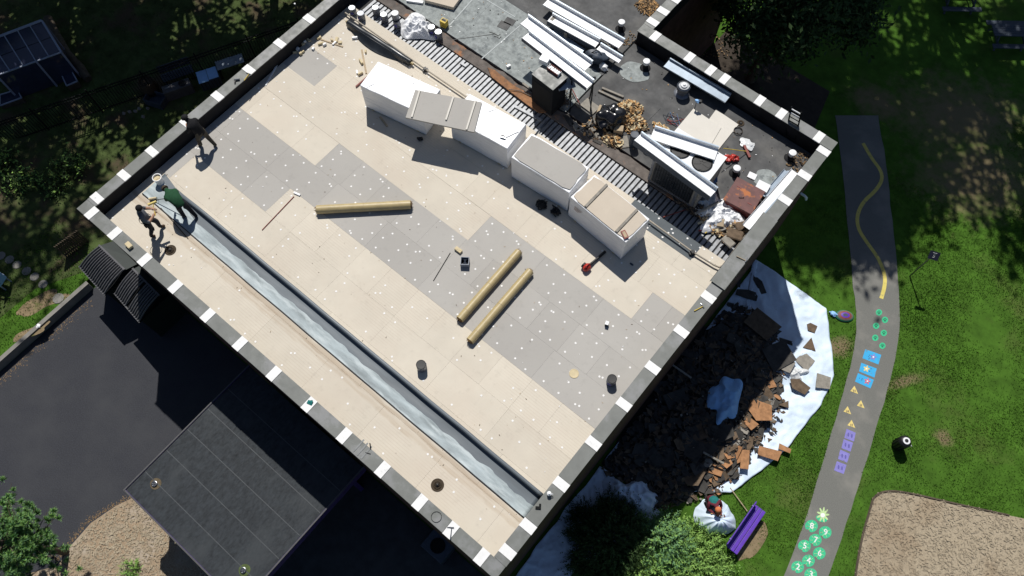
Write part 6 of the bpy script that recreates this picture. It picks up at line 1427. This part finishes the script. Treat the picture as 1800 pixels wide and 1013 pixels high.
# worker by the north west parapet, bent forward, hands together
f = P(366, 257, DK)
J = upright(pelvis=(-.06, 0, .92), spine=(.02, 0, 1.08), chest=(.14, 0, 1.25), neck=(.25, 0, 1.37), head=(.33, 0, 1.43), crown=(.37, 0, 1.52), nose=(.43, 0, 1.37), shoulderL=(.10, .19, 1.30), shoulderR=(.10, -.19, 1.30),
            elbowL=(.20, .27, 1.04), elbowR=(.20, -.27, 1.04), wristL=(.38, .10, 1.02), wristR=(.38, -.10, 1.02), handL=(.44, .05, 1.03), handR=(.44, -.05, 1.03), hipL=(-.06, .1, .86), hipR=(-.06, -.1, .86),
            kneeL=(.16, .12, .49), kneeR=(-.10, -.12, .47), ankleL=(.18, .12, .09), ankleR=(-.30, -.12, .10), toeL=(.34, .13, .045), toeR=(-.15, -.14, .04))
person('worker in black hooded top and olive trousers beside the north west parapet', (f.x, f.y, DK), R(-170), J, dict(top=cl_black, skin=skin, hair=cl_black, legs=cl_olive, boots=cl_boot, fore='top'), lambda t, J: hat(t, J, cl_black, name='hood', r=.125))
# worker in grey with the yellow roller
f = P(277, 409, DK)
J = upright(elbowL=(.12, .30, 1.14), elbowR=(.10, -.31, 1.14), wristL=(.33, .16, 1.20), wristR=(.30, -.10, 1.12), handL=(.39, .11, 1.22), handR=(.36, -.05, 1.14), kneeL=(.20, .11, .52), ankleL=(.16, .12, .10), toeL=(.32, .14, .05), kneeR=(-.02, -.11, .48), ankleR=(-.22, -.12, .10), toeR=(-.07, -.13, .045), chest=(.05, 0, 1.33), head=(.09, 0, 1.60), crown=(.09, 0, 1.70), nose=(.19, 0, 1.585))
def ex1(t, J):
    hat(t, J, cl_black); belt(t, J, cl_black)
    MB().box((.16, .11, .52), (.05, .14, .16)).build('knee_pad', cl_black, t, bevel=.02); MB().box((.03, -.11, .50), (.05, .14, .16)).build('knee_pad', cl_black, t, bevel=.02)
w1 = person('worker in grey shirt, black cap and knee pads carrying a roller', (f.x, f.y, DK), R(62), J, dict(top=cl_grey, skin=skin, hair=cl_black, legs=cl_camo, boots=cl_boot, sleeve='top'), ex1)
hR = Matrix.Rotation(R(62), 4, 'Z') @ Vector((.40, .04, 1.17)); hp_ = Vector((f.x, f.y, DK))+hR
t = thing('paint_roller', 'yellow paint roller held by the worker in grey', 'roller', hp_, R(62)); MB().tube([(0, -.18, 0), (0, .12, .05), (.05, .22, .08)], .014, 8).build('handle', yellow, t); MB().tube([(-.12, .25, .10), (.16, .27, .10)], .042, 12).build('sleeve', pt_yel, t, smooth=True)
# worker in green bending over the membrane
f = P(334, 381, DK)
J = upright(pelvis=(-.02, 0, .93), spine=(.14, 0, 1.02), chest=(.38, 0, 1.10), neck=(.56, 0, 1.10), head=(.65, 0, 1.08), crown=(.75, 0, 1.08), nose=(.68, 0, .97), shoulderL=(.40, .19, 1.06), shoulderR=(.40, -.19, 1.06),
            elbowL=(.52, .22, .80), elbowR=(.50, -.22, .80), wristL=(.66, .12, .62), wristR=(.60, -.12, .58), handL=(.69, .09, .55), handR=(.63, -.08, .51), hipL=(-.03, .10, .87), hipR=(-.03, -.10, .87),
            kneeL=(.10, .12, .49), kneeR=(-.06, -.13, .48), ankleL=(.06, .14, .09), ankleR=(-.22, -.15, .09), toeL=(.22, .16, .045), toeR=(-.06, -.17, .045))
person('worker in green shirt bending over the membrane strip', (f.x, f.y, DK), R(176), J, dict(top=cl_green, skin=skin, hair=cl_brown, legs=cl_dark, boots=cl_boot, fore='legs', sleeve='top', handtag='skin'), lambda t, J: hat(t, J, cl_brown))
hw = Matrix.Rotation(R(176), 4, 'Z') @ Vector((.66, 0, .53)); a = Vector((f.x, f.y, DK))+hw; b = P(272, 352, DK+.08)
tag(MB().tube([a+(a-b)*.35, a, b], .013, 8).build('roller_pole', blackp), 'dark roller handle held by the worker in green', 'handle')
# crouching worker gathering the tarpaulin
f = P(1246, 886, 0)
J = upright(pelvis=(-.20, 0, .42), spine=(-.10, 0, .60), chest=(.08, 0, .78), neck=(.24, 0, .90), head=(.33, 0, .95), crown=(.38, 0, 1.05), nose=(.43, 0, .90), shoulderL=(.06, .20, .82), shoulderR=(.06, -.20, .82),
            elbowL=(.22, .27, .62), elbowR=(.22, -.27, .62), wristL=(.42, .12, .66), wristR=(.42, -.10, .66), handL=(.48, .07, .68), handR=(.48, -.05, .68), hipL=(-.18, .11, .40), hipR=(-.18, -.11, .40),
            kneeL=(.16, .19, .50), kneeR=(.16, -.19, .48), ankleL=(-.08, .17, .09), ankleR=(-.08, -.17, .09), toeL=(.08, .19, .045), toeR=(.08, -.19, .045))
def ex4(t, J): hat(t, J, cl_orange, 1, 'baseball_cap', .12); MB().blob((.02, 0, .82), (.20, .19, .12), .08, 3).build('vest', cl_teal, t, smooth=True)
person('crouching worker in maroon and teal with an orange cap gathering the tarpaulin', (f.x, f.y, 0), R(-38), J, dict(top=cl_maroon, skin=skin, hair=cl_brown, legs=cl_dark, boots=cl_boot, fore='top'), ex4)
